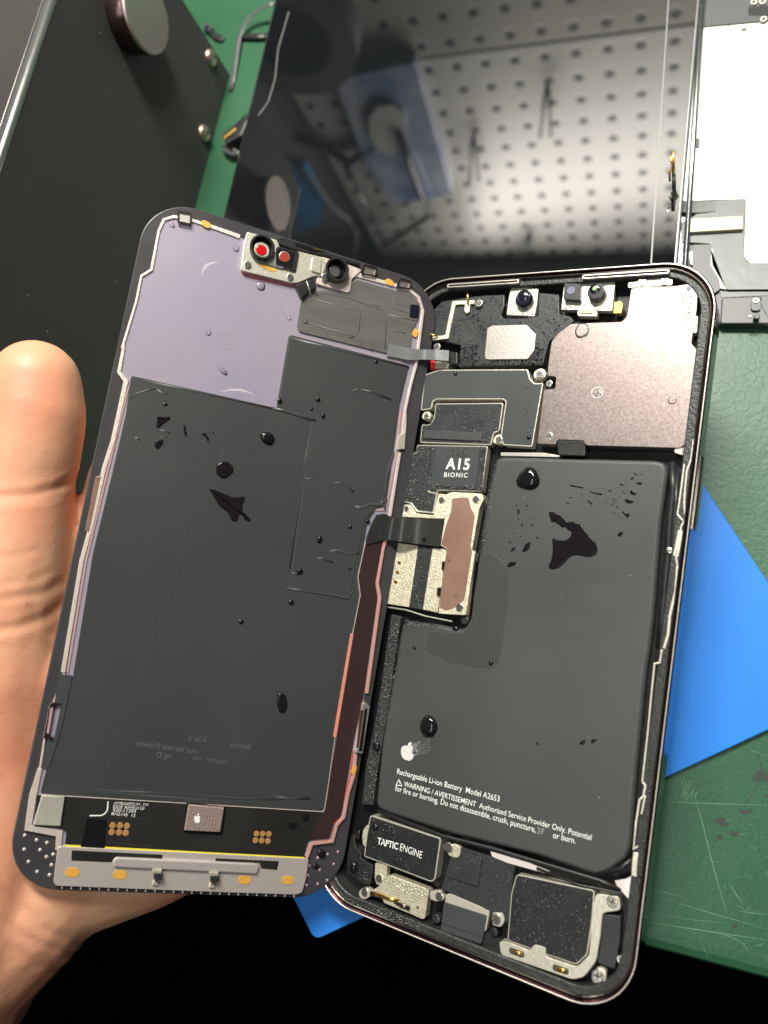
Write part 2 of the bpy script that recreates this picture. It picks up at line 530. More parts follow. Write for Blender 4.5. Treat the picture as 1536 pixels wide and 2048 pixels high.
    def build(s, name, mats, parent=None, at=(0, 0, 0), frame=None):
        me = bpy.data.meshes.new(name)
        off = np.array(at)
        if parent is not None and 'at' in ROOT.get(parent.name, {}):
            off = np.array(ROOT[parent.name]['at'])
        me.from_pydata([tuple((np.array(q) - off) * .001) for q in s.v], [], s.f)
        for k in (mats if isinstance(mats, (list, tuple)) else [mats]):
            me.materials.append(G[k] if isinstance(k, str) else k)
        me.polygons.foreach_set('material_index', s.m)
        me.polygons.foreach_set('use_smooth', s.sm)
        me.update()
        o = bpy.data.objects.new(name, me)
        SC.collection.objects.link(o)
        if parent is not None:
            o.parent = parent
            ROOT[o.name] = ROOT[parent.name]
        else:
            o.matrix_world = frame.mat(at)
            ROOT[o.name] = dict(at=at, frame=frame)
        return o


ROOT = {}


def tag(o, label=None, cat=None, group=None, kind=None):
    for k, v in (('label', label), ('category', cat), ('group', group), ('kind', kind)):
        if v: o[k] = v
    return o


def root(name, frame, at, label, cat, group=None):
    o = bpy.data.objects.new(name, None)
    o.empty_display_size = .01
    SC.collection.objects.link(o)
    o.matrix_world = frame.mat(at)
    ROOT[o.name] = dict(at=at, frame=frame)
    return tag(o, label, cat, group)


def fr(o):
    return ROOT[o.name]['frame']


def P(o, pts, h):                              # photo outline -> local outline on plane h of the thing o
    f = o if isinstance(o, Frame) else fr(o)
    return [f.loc(q, h) for q in pts]


def part(name, parent, m, pts, z0, z1, r=.4, b=.06, label=None):
    o = MB().prism(rnd(P(parent, pts, z1), r), z0, z1, b).build(name, m, parent)
    if label: o['label'] = label
    return o


def plated(name, parent, pts, z0, z1, edge=.28, m='steel', film='cover', r=.5, fname='film'):
    q = rnd(P(parent, pts, z1), r)
    o = MB().prism(q, z0, z1, .05).build(name, m, parent)
    MB().prism(inset(ccw(q), edge), z1 - .05, z1 + .07, .03).build(fname, film, o)
    return o


def screw(parent, p, h, r, pit=True, name='screw'):
    c = P(parent, [p], h)[0]
    a = random.random() * 1.5
    mb = MB()
    mb.prism(circ(c, r, 20), h - .6, h, r * .12, 0)
    for k in (0, 1):
        d = np.array([math.cos(a + k * math.pi / 2), math.sin(a + k * math.pi / 2)])
        q = [tuple(np.array(c) - d * r * .55), tuple(np.array(c) + d * r * .55)]
        mb.prism(ribbon(q, r * .24), h - .1, h + .012 + .004 * k, 0, 1)
    return mb.build(name, ['screw', 'screw_slot'], parent)


def pill(parent, p, h, ru, rv, ang=0, m='amber', name='amber_pad', t=.08):
    c = P(parent, [p], h)[0]
    q = rrect(2 * ru, 2 * rv, min(ru, rv) * .95, 5)
    ca, sa = math.cos(ang), math.sin(ang)
    q = [(c[0] + x * ca - y * sa, c[1] + x * sa + y * ca) for x, y in q]
    return MB().prism(q, h - .05, h + t, .03).build(name, m, parent)


def cyl(parent, p, h0, h1, r, m, name, b=.1, n=32):
    return MB().prism(circ(P(parent, [p], h1)[0], r, n), h0, h1, b, 0, 3).build(name, m, parent)


def tube_ring(parent, p, h0, h1, ro, ri, m, name):
    c = P(parent, [p], h1)[0]
    return MB().ring(circ(c, ro, 36), circ(c, ri, 36), h0, h1, 0, .12).build(name, m, parent)


def text(parent, s, A, B, h, m, ys=1.0, bold=0.0, mirror=False, name='print', label=None, track=1.0):
    a, b = P(parent, [A, B], h)
    c = bpy.data.curves.new('t', 'FONT')
    c.body = s
    c.offset = bold
    c.space_character = track
    c.resolution_u = 3
    o = bpy.data.objects.new('t', c)
    SC.collection.objects.link(o)
    dg = bpy.context.evaluated_depsgraph_get()
    dg.update()
    me = bpy.data.meshes.new_from_object(o.evaluated_get(dg))
    vs = np.array([v.co[:] for v in me.vertices])
    fs = [tuple(p.vertices) for p in me.polygons]
    bpy.data.objects.remove(o); bpy.data.curves.remove(c); bpy.data.meshes.remove(me)
    x0, x1 = vs[:, 0].min(), vs[:, 0].max()
    L = math.hypot(b[0] - a[0], b[1] - a[1])
    k = L / (x1 - x0)
    d = ((b[0] - a[0]) / L, (b[1] - a[1]) / L)
    up = (-d[1], d[0])
    if mirror: up = (d[1], -d[0]); fs = [f[::-1] for f in fs]
    v = [(a[0] + d[0] * (x - x0) * k + up[0] * y * k * ys, a[1] + d[1] * (x - x0) * k + up[1] * y * k * ys, h) for x, y, _ in vs]
    o = MB().add(v, fs).build(name, m, parent)
    if label: o['label'] = label
    return o


def blob(c, r, ry, ang, wob, n=20, seed=0):
    rs = random.Random(seed)
    ph = [rs.random() * 6.28 for _ in range(4)]
    out = []
    for i in range(n):
        t = 2 * math.pi * i / n
        k = 1 + wob * (math.sin(2 * t + ph[0]) * .5 + math.sin(3 * t + ph[1]) * .4 + math.sin(5 * t + ph[2]) * .2)
        x, y = r * k * math.cos(t), ry * k * math.sin(t)
        out.append((c[0] + x * math.cos(ang) - y * math.sin(ang), c[1] + x * math.sin(ang) + y * math.cos(ang)))
    return out


def drop(frame, p, h, r, ry=None, ang=0, m='wet', label='', group=None, hh=None, wob=.08, name='water_drop'):
    c = frame.loc(p, h)
    ry = ry or r
    q = blob(c, r, ry, ang, wob, 24, int(p[0] * 7 + p[1]))
    q = [(x - 0, y - 0) for x, y in q]
    return tag(MB().dome(q, h - .01, hh or min(r, ry) * .75).build(name, m, None, (c[0], c[1], h), frame), label, 'water drop', group)


def puddle(frame, pts, h, label, group=None, t=.22, r=.3, name='water_puddle', m='puddle'):
    q = rnd(P(frame, pts, h), r, 3)
    c = tuple(np.mean(np.array(q), axis=0))
    mb = MB().prism(q, h - .01, h + t, t, 0, 5)
    mb.sm = [True] * len(mb.sm)
    return tag(mb.build(name, m, None, (c[0], c[1], h), frame), label, 'water drop', group)


def inside(p, q):
    x, y = p
    c = False
    for i in range(len(q)):
        x1, y1 = q[i - 1]; x2, y2 = q[i]
        if (y1 > y) != (y2 > y) and x < (x2 - x1) * (y - y1) / (y2 - y1) + x1: c = not c
    return c


def beads(parent, pts, h, n, r0, r1, m='bead', name='condensation', seed=1, dens=None):
    rs = random.Random(seed)
    q = P(parent, pts, h)
    xs, ys = [a for a, _ in q], [b for _, b in q]
    mb = MB()
    k = tries = 0
    n = int(n * 1.6)
    while k < n and tries < n * 20:
        tries += 1
        c = (rs.uniform(min(xs), max(xs)), rs.uniform(min(ys), max(ys)))
        if not inside(c, q): continue
        # patchy: some areas stay dry
        if dens and math.sin(c[0] * dens) * math.cos(c[1] * dens * .8 + 1) + .5 * math.sin(c[0] * dens * 2.3 + c[1]) < rs.uniform(-.5, .5): continue
        r = 1.0 * (r0 + (r1 - r0) * rs.random() ** 2)
        mb.dome(circ(c, r, 7, r * rs.uniform(.7, 1.1), rs.random()), h - .01, r * .8, 0, 3)
        k += 1
    o = mb.build(name, m, parent)
    o['kind'] = 'stuff'
    return o


# ------------------------------------------------------------------ the setting
def slab(name, x0, x1, y0, y1, z0, z1, m, b=2.0):
    c = ((x0 + x1) / 2, (y0 + y1) / 2, z0)
    return MB().prism([(x0, y0), (x1, y0), (x1, y1), (x0, y1)], z0, z1, b, 0, 4).build(name, m, None, c, FT)


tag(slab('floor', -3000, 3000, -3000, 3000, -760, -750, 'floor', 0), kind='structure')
WALL_Y = 560.0
tag(MB().box((0, WALL_Y + 60, 400), 5000, 60, 2600).build('wall', mat('grey_wall', (.22, .22, .21), .7, 0, [('noise', 40, .2)], (5, .3, (.26, .26, .25))), None, (0, WALL_Y + 60, -900), FT), kind='structure')

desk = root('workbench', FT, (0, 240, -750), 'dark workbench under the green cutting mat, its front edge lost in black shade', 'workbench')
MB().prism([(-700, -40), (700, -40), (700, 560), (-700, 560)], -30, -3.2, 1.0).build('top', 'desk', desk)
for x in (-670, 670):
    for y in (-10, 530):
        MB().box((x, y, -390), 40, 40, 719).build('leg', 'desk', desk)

wm = root('cutting_mat', FT, (0, 200, -3), 'scratched green cutting mat covering the workbench', 'cutting mat')
mb = MB()
prof = [(-44.5, -3.1), (-45.2, -1.8), (-44.6, -.8), (-43.0, -.2), (-41, 0)]
xs = [-640, 640]
v = []
for x in xs:
    v += [(x, y, z) for y, z in prof] + [(x, 552, 0), (x, 552, -3.1)]
n = len(prof) + 2
f = [tuple(range(n))[::-1], tuple(range(n, 2 * n))] + [(i, (i + 1) % n, n + (i + 1) % n, n + i) for i in range(n)]
mb.add(v, f).build('sheet', 'mat', wm)
rs = random.Random(5)


def scratch(pts, w):
    q = P(wm, pts, .02)
    MB().prism(ribbon(q, [w * .3] + [w] * (len(q) - 2) + [w * .3]), -.02, .035, 0).build('scratch', 'scratch', wm)


for s, w in [([(640, 830), (800, 838), (1194, 850)], .28), ([(790, 790), (830, 930), (900, 1210), (968, 1440)], .26),
             ([(580, 1350), (880, 1440), (1194, 1530)], .2), ([(560, 1495), (800, 1530), (1194, 1590)], .28),
             ([(580, 1315), (660, 1335), (730, 1350)], .16), ([(985, 1285), (1020, 1340), (1055, 1395)], .28),
             ([(540, 1440), (800, 1480), (1000, 1495)], .12), ([(1030, 1430), (1110, 1440), (1194, 1450)], .22),
             ([(640, 740), (690, 790), (700, 820)], .14), ([(1110, 1625), (1150, 1615), (1180, 1600)], .16),
             ([(930, 1555), (1000, 1575), (1060, 1610), (1085, 1650)], .22), ([(830, 1600), (850, 1650), (870, 1690)], .12),
             ([(1070, 530), (1130, 560), (1190, 575)], .12), ([(600, 1135), (640, 1130), (665, 1130)], .12)]:
    scratch(zL(*s), w * .8)
for k in range(16):
    x, y = rs.uniform(720, 790), rs.uniform(745, 835)
    scratch(zL((x, y), (x + rs.uniform(5, 16), y - rs.uniform(10, 40)), (x + rs.uniform(16, 30), y - rs.uniform(40, 60))), .14)
for s in [[(1250, 60), (1190, 220), (1060, 340)], [(990, 560), (1120, 590), (1250, 600)], [(960, 700), (1080, 880), (1130, 930)],
          [(1000, 350), (1150, 362), (1276, 365)], [(960, 690), (1100, 680), (1276, 660)], [(950, 810), (1100, 820), (1270, 800)],
          [(1020, 950), (1100, 1000), (1270, 1120)], [(1276, 450), (1180, 520), (1080, 545)], [(1000, 600), (1080, 700), (1180, 860)]]:
    scratch(zJ(*s), .13)
for k in range(34):
    x, y = rs.uniform(940, 1270), rs.uniform(200, 1150)
    a = rs.uniform(0, 3.1)
    L = rs.uniform(15, 90)
    if x < 1000 - (y - 200) * .05 or y > 1100 and x < 1000: continue
    scratch(zJ((x, y), (x + L * .5 * math.cos(a) + 4, y + L * .5 * math.sin(a)), (x + L * math.cos(a), y + L * math.sin(a))), .1)
for k in range(40):
    x, y = rs.uniform(600, 1190), rs.uniform(900, 1690)
    a = rs.uniform(-.3, 1.2)
    L = rs.uniform(6, 50)
    scratch(zL((x, y), (x + L * .5 * math.cos(a) + 2, y + L * .5 * math.sin(a)), (x + L * math.cos(a), y + L * math.sin(a))), .1)
for i, (x, y, r1, r2) in enumerate([(1160, 690, 3.2, 3.6), (1070, 885, 2.4, 1.2), (940, 940, 3.2, 1.6), (930, 1025, 1.8, 1.0), (1010, 1005, 1.8, 1.5), (1012, 1510, .8, 1.3), (1185, 800, 1, .7)]):
    c = P(wm, zL((x, y)), 0)[0]
    MB().prism(blob(c, r1 * .45, r2 * .45, .2, .6, 26, i + 3), -.02, .03, 0).build('stain', 'stain', wm)
mb = MB()
for p in [(1160, 690, 1135, 560), (1160, 690, 1060, 860)]:
    q = P(wm, zL((p[0], p[1]), ((p[0] + p[2]) / 2 + 8, (p[1] + p[3]) / 2), (p[2], p[3])), .02)
    mb.prism(ribbon(q, [.4, .2, .12]), -.02, .04, 0)
mb.build('stain', 'stain', wm)

def dust(parent, name, gen, n, rmin, rmax, m, seed):
    rs = random.Random(seed)
    mb = MB()
    for _ in range(n):
        c, a, b = gen(rs)
        c, a, b = np.array(c), np.array(a), np.array(b)
        r, k = rmin + (rmax - rmin) * rs.random() ** 3, rs.uniform(.4, 1)
        nn = np.cross(a, b)
        v = [tuple(c + a * r * math.cos(t) + b * r * k * math.sin(t)) for t in (0, 1.25, 2.5, 3.77, 5.0)] + [tuple(c + nn * .05)]
        mb.add(v, [(i, (i + 1) % 5, 5) for i in range(5)])
    o = mb.build(name, m, parent)
    o['kind'] = 'stuff'
    return o


G['dust'] = mat('pale_dust', (.34, .34, .32), .8)
dust(wm, 'dust', lambda rs: ((rs.uniform(-160, 80), rs.uniform(-40, 260), .02), (1, 0, 0), (0, 1, 0)), 520, .05, .35, 'dust', 3)
# blue sheet lying on the mat, over the front edge of the bench
bs = P(FT, [(590, 1800), (630, 1880), (1536, 1460), (1410, 975)], 1.2)
A, B, C = [np.array(q) for q in bs[:3]]
e = (C - B) / np.linalg.norm(C - B)
nrm = np.array([-e[1], e[0]])
D0 = np.array(bs[3])
len_e = float((D0 - B) @ e) + 55
wid = float((D0 - B) @ nrm)
D1 = np.array(P(FT, [(1536, 1165)], 1.2)[0])
w1 = D1 + (D1 - D0) / np.linalg.norm(D1 - D0) * 24
far = C + e * float((w1 - C) @ e)
quad = [tuple(B), tuple(far), tuple(w1), tuple(D0), tuple(D0 - (D1 - D0) / np.linalg.norm(D1 - D0) * 20), tuple(A + (A - B) * 3.5)]
tag(MB().prism(rnd(quad, 2.2, 6), .4, 1.6, .3, 0, 3).build('plastic_sheet', 'blue', None, (quad[0][0], quad[0][1], .4), FT),
    'bright blue plastic sheet lying on the green mat under the open phone', 'plastic sheet')

# ------------------------------------------------------------------ steel box with magnet, left
BX = -172.97
box = root('steel_box', FT, (-250, 114, 0), 'tall black steel box standing along the left side of the mat', 'box')
mb = MB()
prof = [(-330, .1), (BX, .1), (BX, 76.2)] + [(BX - 2.2 * (1 - math.cos(a)), 76.2 + 2.0 * math.sin(a)) for a in (.4, .8, 1.2, 1.571)] + [(-330, 78.2)]
n = len(prof)
v = [(x, y, z) for y in (10, 218) for x, z in prof]
f = [tuple(range(n)), tuple(range(n, 2 * n))[::-1]] + [(i, n + i, n + (i + 1) % n, (i + 1) % n) for i in range(n)]
mb.add(v, f)
mb.build('casing', 'box', box)
MB().prism([(-329, 11), (BX - 3, 11), (BX - 3, 217), (-329, 217)], 78.1, 78.5, .2).build('top_sheen', mat('grey_ceiling_sheen', (.11, .10, .095), .22, .5, [('noise', 60, .1)], (14, .6, (.06, .06, .06))), box)  # grey layer paints the ceiling reflection onto the box top
MB().tube([(BX - 1.0, 10.2, 77.3), (BX - 1.0, 217.8, 77.3)], 1.25, 0, 10).build('bright_edge', mat('edge_highlight', (.40, .42, .41), .35, .9, [('noise', 500, .4)]), box)  # pale tube drawn as the highlight on the rounded box edge


def onx(p, x0):
    d = M @ np.array([(p[0] - CX) / F, -(p[1] - CY) / F, -1.0])
    q = d * (x0 / d[0])
    return (q[1], q[2] + H)


def xcyl(c, r, x0, x1, mb, mi=0, n=40, dome=0, mi2=None):
    v, f = [], []
    for x, k in ((x0, 1), (x1 - .35, 1), (x1, .965)):
        v += [(x, c[0] + r * k * math.cos(2 * math.pi * i / n), c[1] + r * k * math.sin(2 * math.pi * i / n)) for i in range(n)]
    for k in range(2):
        for i in range(n):
            j = (i + 1) % n
            f.append((k * n + i, k * n + j, (k + 1) * n + j, (k + 1) * n + i))
    mb.add(v, f, mi, True)
    if dome:
        vv = []
        for k in range(5):
            a = math.pi / 2 * k / 5
            vv += [(x1 + dome * math.sin(a), c[0] + r * .965 * math.cos(a) * math.cos(2 * math.pi * i / n), c[1] + r * .965 * math.cos(a) * math.sin(2 * math.pi * i / n)) for i in range(n)]
        vv.append((x1 + dome, c[0], c[1]))
        ff = [(k * n + i, k * n + (i + 1) % n, (k + 1) * n + (i + 1) % n, (k + 1) * n + i) for k in range(4) for i in range(n)]
        ff += [(4 * n + i, 4 * n + (i + 1) % n, 5 * n) for i in range(n)]
        mb.add(vv, ff, mi2 or mi, True)
    else:
        mb.add(v[2 * n:], [tuple(range(n))], mi2 if mi2 is not None else mi)
    return mb


for p in [(425, 115), (412, 266)]:
    c = onx(p, BX + 1)
    mb = xcyl(c, 3.0, BX, BX + .5, MB(), 0, 20, 1.3)
    mb.box((BX + 1.85, c[0] + .3, c[1]), .25, 1.5, .5, 1)
    mb.box((BX + 1.85, c[0] + .3, c[1]), .27, .5, 1.5, 1)
    mb.build('screw', ['tan', 'screw_slot'], box)
dust(box, 'dust', lambda rs: ((BX + .02, rs.uniform(20, 215), rs.uniform(3, 74)), (0, 1, 0), (0, 0, 1)), 90, .05, .35, 'dust', 4)
X1 = BX + 7.5
pts = [onx(p, X1) for p in [(338, 48), (308, 109), (265, 55), (250, 17)]]
(ax, ay), (bx_, by_), (cx_, cy_) = pts[0], pts[1], pts[3]
dd = 2 * (ax * (by_ - cy_) + bx_ * (cy_ - ay) + cx_ * (ay - by_))
ux = ((ax ** 2 + ay ** 2) * (by_ - cy_) + (bx_ ** 2 + by_ ** 2) * (cy_ - ay) + (cx_ ** 2 + cy_ ** 2) * (ay - by_)) / dd
uy = ((ax ** 2 + ay ** 2) * (cx_ - bx_) + (bx_ ** 2 + by_ ** 2) * (ax - cx_) + (cx_ ** 2 + cy_ ** 2) * (bx_ - ax)) / dd
rr = math.hypot(ux - ax, uy - ay)
print('magnet', ux, uy, rr)
rr = min(max(rr, 8), 22)
mg = root('round_magnet', FT, (BX, ux, uy), 'round steel magnet stuck on the side of the black box', 'magnet')
xcyl((ux, uy), rr - .3, BX + .02, X1 - .8, MB(), 0, 48).build('housing', 'magnet_side', mg)
xcyl((ux, uy), rr, X1 - .8, X1, MB(), 0, 48).build('face', 'magnet', mg)
c = np.array(onx((237, 12), BX + 3))
tri = []
for k in range(3):
    tri.append((BX + .05, c[0] + 2.6 * math.cos(k * 2.094), c[1] + 2.6 * math.sin(k * 2.094)))
MB().tube(tri + [tri[0]], .12, 0, 4).build('warning_mark', 'grey_print', box)

# ------------------------------------------------------------------ tablet, glass up
tb = root('tablet', FT, (-80, 190, 0), 'black tablet lying glass up and mirroring the pegboard above the bench', 'tablet')
tp = P(FT, [(545, 0), (395, 700), (1352, 800), (1395, 0)], 6.0)
tq = [(-157.0, 262), (-154.8, 92), (-3.9, 92), (-5.4, 262)]
MB().prism(rnd(tq, 5, 6), .1, 5.9, .8, 0, 3).build('back_shell', 'tedge', tb)
MB().prism(inset(ccw(rnd(tq, 5, 6)), .9), 5.0, 6.15, .15).build('glass', 'mirror', tb)
for pts, w in [([(1337, 0), (1302, 530)], .35)]:
    MB().prism(ribbon(P(tb, pts, 6.16), w), 6.1, 6.19, 0).build('display_edge', 'tin', tb)
MB().prism(ribbon(P(tb, zB((455, 60), (400, 250), (385, 400), (350, 520), (300, 590)), 6.16), .3), 6.1, 6.19, 0).build('film_edge', 'tin', tb)
q = P(tb, [(1398, 0), (1372, 530)], 3)
MB().tube([(q[0][0], 262, 4.6), (q[1][0] + .6, 95, 4.6)], .8).build('bright_edge', 'tedge', tb)

# ------------------------------------------------------------------ second display, back up, right
dp = root('display_panel', FT, (20, 150, 0), 'loose phone display lying back side up with a silver plate, at the top right', 'display panel')
lay = 3.0
part('backing', dp, 'greypl', [(1392, 0), (1376, 260), (1352, 545), (1360, 640), (1700, 660), (1720, -60), (1395, -60)], .1, lay - .5, 1)
part('plate', dp, 'silver', zC((1203, 135), (1536, 105), (1800, 80), (1830, 1290), (1445, 1270), (1420, 1240), (1430, 960), (1140, 970), (1190, 260)), .2, lay, .8)
part('upper_frame', dp, 'greypl', zC((1192, 130), (1220, 30), (1330, 5), (1340, -60), (1800, -80), (1800, 78), (1536, 100)), .2, lay + .3, 1)
part('connector_recess', dp, 'void', zC((1440, 35), (1600, 20), (1600, 80), (1443, 75)), lay, lay + .35, .3)
for p in [(1468, 8), (1510, 5), (1515, 90)]:
    c = P(dp, zC(p), lay + .8)[0]
    MB().ring(circ(c, 1.0, 20), circ(c, .45, 20), lay, lay + .8, 0, .1).build('standoff', 'steel', dp)
for p in [(1420, 143), (1348, 128), (1212, 142), (1208, 238), (1200, 338), (1195, 440), (1187, 545), (1180, 652), (1174, 727), (1165, 830), (1185, 898), (1157, 934), (1484, 117)]:
    c = P(dp, zC(p), lay)[0]
    MB().prism(circ(c, .75 if p[0] == 1420 else .32, 14), lay - .01, lay + .012, 0).build('hole', 'screw_slot', dp)
part('side_clip', dp, 'greypl', zC((1165, 665), (1208, 668), (1205, 712), (1160, 708)), lay, lay + .3, .2)
part('plate_edge', dp, 'tedge', [(1393, 0), (1400, 0), (1386, 230), (1362, 545), (1352, 545)], .2, lay - .2, .1)
part('flex_sheet', dp, 'flexgrey', zV((200, 560), (320, 550), (600, 545), (915, 522), (932, 540), (912, 700), (905, 1150), (945, 1215), (1400, 1215), (1500, 1500), (720, 1505), (560, 1260), (540, 1010), (230, 990), (230, 780), (300, 740), (390, 700), (210, 660)), lay, lay + .25, .5)
part('white_gap', dp, 'paper', zV((300, 1110), (352, 1080), (360, 1240), (330, 1230)), lay, lay + .3, .1)
part('white_gap', dp, 'paper', zV((545, 1055), (572, 1070), (568, 1240), (715, 1500), (650, 1490), (640, 1420), (530, 1240)), lay + .2, lay + .32, .1)
part('flex_tongue', dp, 'greypl', zV((355, 1020), (555, 1015), (545, 1240), (640, 1400), (650, 1500), (500, 1600), (350, 1400)), lay + .1, lay + .5, .5)
part('connector', dp, 'beige', zV((302, 740), (895, 708), (897, 850), (302, 885)), lay + .2, lay + 1.4, .3, .15)
part('lower_bar', dp, 'greypl', zV((665, 1590), (950, 1580), (1100, 1570), (1090, 1650), (1164, 1790), (1300, 1830), (1300, 1870), (650, 1870)), .1, lay, .6, .3)
part('bar_gap', dp, 'void', zV((640, 1500), (1400, 1500), (1400, 1560), (660, 1590)), 0.1, lay - .4, .2)
part('boss', dp, 'greypl', zV((985, 1600), (1090, 1600), (1085, 1730), (980, 1730)), lay, lay + .7, 1)
c = P(dp, zV((1035, 1620)), lay + 1)[0]
MB().ring(circ(c, .8, 20), circ(c, .35, 20), lay, lay + 1, 0, .1).build('standoff', 'steel', dp)
cyl(dp, zV((1045, 1790))[0], lay, lay + 2.2, .75, 'black', 'pin')
cyl(dp, zV((970, 1790))[0], lay, lay + .3, .35, 'paper', 'dot')
# the ribbon that stands up with gold pins
mb = MB()
A_ = [P(dp, zV(p), lay + h)[0] + (lay + h,) for p, h in (((600, 545), .4), ((420, 550), .6), ((290, 555), 1.2), ((215, 520), 2.4), ((180, 450), 5), ((170, 380), 8))]
B_ = [P(dp, zV(p), lay + h)[0] + (lay + h,) for p, h in (((600, 660), .4), ((420, 675), .6), ((260, 672), 1.2), ((160, 590), 2.4), ((135, 500), 5), ((130, 390), 8))]
mb.strip(A_, B_, .25).build('ribbon_cable', 'flexgrey', dp)
for p, q in (((118, 60), (145, 265)), ((142, 10), (152, 240)), ((100, 210), (106, 335))):
    a = P(dp, zV(p), lay + 12)[0] + (lay + 12,)
    b = P(dp, zV(q), lay + 9)[0] + (lay + 9,)
    MB().tube([a, b], .3, 0, 6).build('gold_pin', 'gold', dp)
a = P(dp, zV((150, 260)), lay + 9)[0] + (lay + 9,)
b = P(dp, zV((150, 410)), lay + 8)[0] + (lay + 8,)
MB().tube([a, b], .55, 0, 8).build('pin_block', 'black', dp)

# ------------------------------------------------------------------ scraps on the mat, top
c1 = root('camera_scrap', FT, P(FT, zA((1240, 190)), 1)[0] + (0,), 'small dark camera piece on the mat beside the box corner', 'spare part')
part('body', c1, 'greypl', zA((1195, 128), (1240, 150), (1225, 190), (1182, 160)), .1, 2.2, .4, .3)
part('lens', c1, 'lens', zA((1205, 140), (1232, 155), (1222, 180), (1195, 160)), 2.1, 2.6, .6, .2)
part('tail', c1, 'black', zA((1225, 180), (1270, 190), (1310, 215), (1290, 240), (1250, 225), (1228, 205)), .1, 1.2, .4, .2)
c2 = root('spare_connector', FT, P(FT, zA((1370, 800)), 1)[0] + (0,), 'black connector scrap with a gold end by the left edge of the tablet', 'spare part')
part('body', c2, 'black', zA((1300, 780), (1400, 700), (1440, 660), (1450, 700), (1410, 790), (1320, 840)), .1, 5.5, .4, .5)
part('gold_end', c2, 'gold', zA((1295, 800), (1368, 742), (1382, 752), (1310, 812)), 5.4, 6.2, .3, .2)
part('foot', c2, 'greypl', zA((1290, 850), (1330, 835), (1400, 880), (1390, 905), (1350, 908), (1305, 885)), .1, 3, .4, .5)
part('screw_end', c2, 'chrome', zA((1335, 845), (1365, 855), (1370, 880), (1345, 885)), 2.9, 3.5, .6, .2)


def cable(label, pts, hs, w, t, m):
    c = P(FT, [pts[0]], hs[0])[0]
    A_ = []
    for p, h in zip(pts, hs): A_.append(P(FT, [p], h)[0] + (h,))
    tag(MB().tube(A_, w, 0, 8, t).build('flex_cable', m, None, (c[0], c[1], 0), FT), label, 'cable')


cable('thin dark flex cable looping along the left edge of the tablet', zB((375, 20), (350, 20), (310, 45), (265, 75), (230, 120), (200, 190), (190, 260), (170, 400), (155, 465)), [7, 6.5, 5, 4, 3, 2, 1.5, .8, .5], 1.1, .2, 'flexgrey')
cable('short black flex strip poking out from under the tablet corner', zB((200, 200), (225, 185), (290, 185), (345, 180)), [.6, 1.2, 1.4, 1.4], 1.3, .3, 'black')

# ------------------------------------------------------------------ pegboard and what hangs on it (seen mirrored in the tablet)
GL = -H + 6.15


def refl(p, D=WALL_Y):
    d = M @ np.array([(p[0] - CX) / F, -(p[1] - CY) / F, -1.0])
    q = d * (GL / d[2])
    r = d * np.array([1, 1, -1])
    t = (D - q[1]) / r[1]
    q = q + r * t
    return (q[0], q[2] + H)


hx, hz = refl(zC((457, 275))[0])
hx2, hz2 = refl(zC((762, 237))[0])
pitch = (hx2 - hx) / 2
jz = (refl((830, 125))[1] + refl((1390, 45))[1]) / 2
tz = (refl((810, 529))[1] + refl((1300, 520))[1]) / 2
print('peg', pitch, hx, hz, jz, tz)
PC = (.27, .26, .25)
for nm, z0, z1, lab in (('u', jz + 1.5, tz, 'upper perforated metal board on the wall with tools hanging from it'), ('l', 20, jz - 1.5, 'lower perforated metal board on the wall just above the bench')):
    o = MB().box((60, WALL_Y + 4, (z0 + z1) / 2), 900, 6, z1 - z0).build('pegboard', pegmat((hx - 60) * .001, (hz - z0) * .001, pitch * .001, PC if nm == 'u' else (.21, .195, .18)), None, (60, WALL_Y + 4, z0), FT)
    tag(o, lab, 'pegboard')


def wq(pts, D=WALL_Y - 6):
    return [refl(p, D) for p in pts]


def wpanel(name, pts, m, label, cat, t=3, D=WALL_Y - 6, group=None, wav=0):
    q = ccw(wq(pts, D))
    c = np.mean(np.array(q), axis=0)
    n = len(q)
    v = [(x, D - t, z) for x, z in q] + [(x, D + t, z) for x, z in q]
    f = [tuple(range(n)), tuple(range(n, 2 * n))[::-1]] + [(i, n + i, n + (i + 1) % n, (i + 1) % n) for i in range(n)]
    return tag(MB().add(v, f).build(name, m, None, (c[0], D, c[1]), FT), label, cat, group)


def wtube(name, pts, r, m, label, cat, D=WALL_Y - 8):
    q = [(x, D, z) for x, z in wq(pts, D)]
    return tag(MB().tube(q, r, 0, 8).build(name, m, None, q[0], FT), label, cat)


G['pouch'] = mat('silver_blue_foil_pouch', (.12, .17, .34), .22, .5, [('noise', 22, 1.5)], (16, .9, (.50, .52, .56)))
G['bagblue'] = mat('blue_plastic_grip', (.03, .16, .33), .3)
wpanel('foil_pouch', [(672, 150), (830, 115), (860, 220), (905, 380), (790, 400), (735, 320), (690, 200)], 'pouch', 'wrinkled silver and blue pouch hanging on the pegboard, mirrored in the tablet', 'pouch', 6)
wpanel('paper_card', [(738, 235), (755, 212), (785, 208), (808, 225), (815, 260), (808, 292), (785, 308), (755, 300), (740, 270)], 'tin', 'pale round card inside the mirrored foil pouch', 'card', 1, WALL_Y - 16)
wpanel('pliers_grip', [(585, 320), (610, 330), (650, 400), (640, 440), (595, 460), (600, 390)], 'bagblue', 'blue plier grip hanging on the pegboard, mirrored in the tablet', 'pliers', 6, WALL_Y - 14)
wtube('black_cable', [(590, 270), (640, 290), (700, 325), (760, 280), (800, 262)], 5, 'black', 'black cable bent across the pegboard, mirrored in the tablet', 'cable')
wtube('wire_stand', [(690, 330), (730, 400), (770, 490), (860, 430), (820, 330), (800, 270)], 3.5, 'black', 'thin black wire stand hanging below the mirrored pouch', 'stand', WALL_Y - 20)
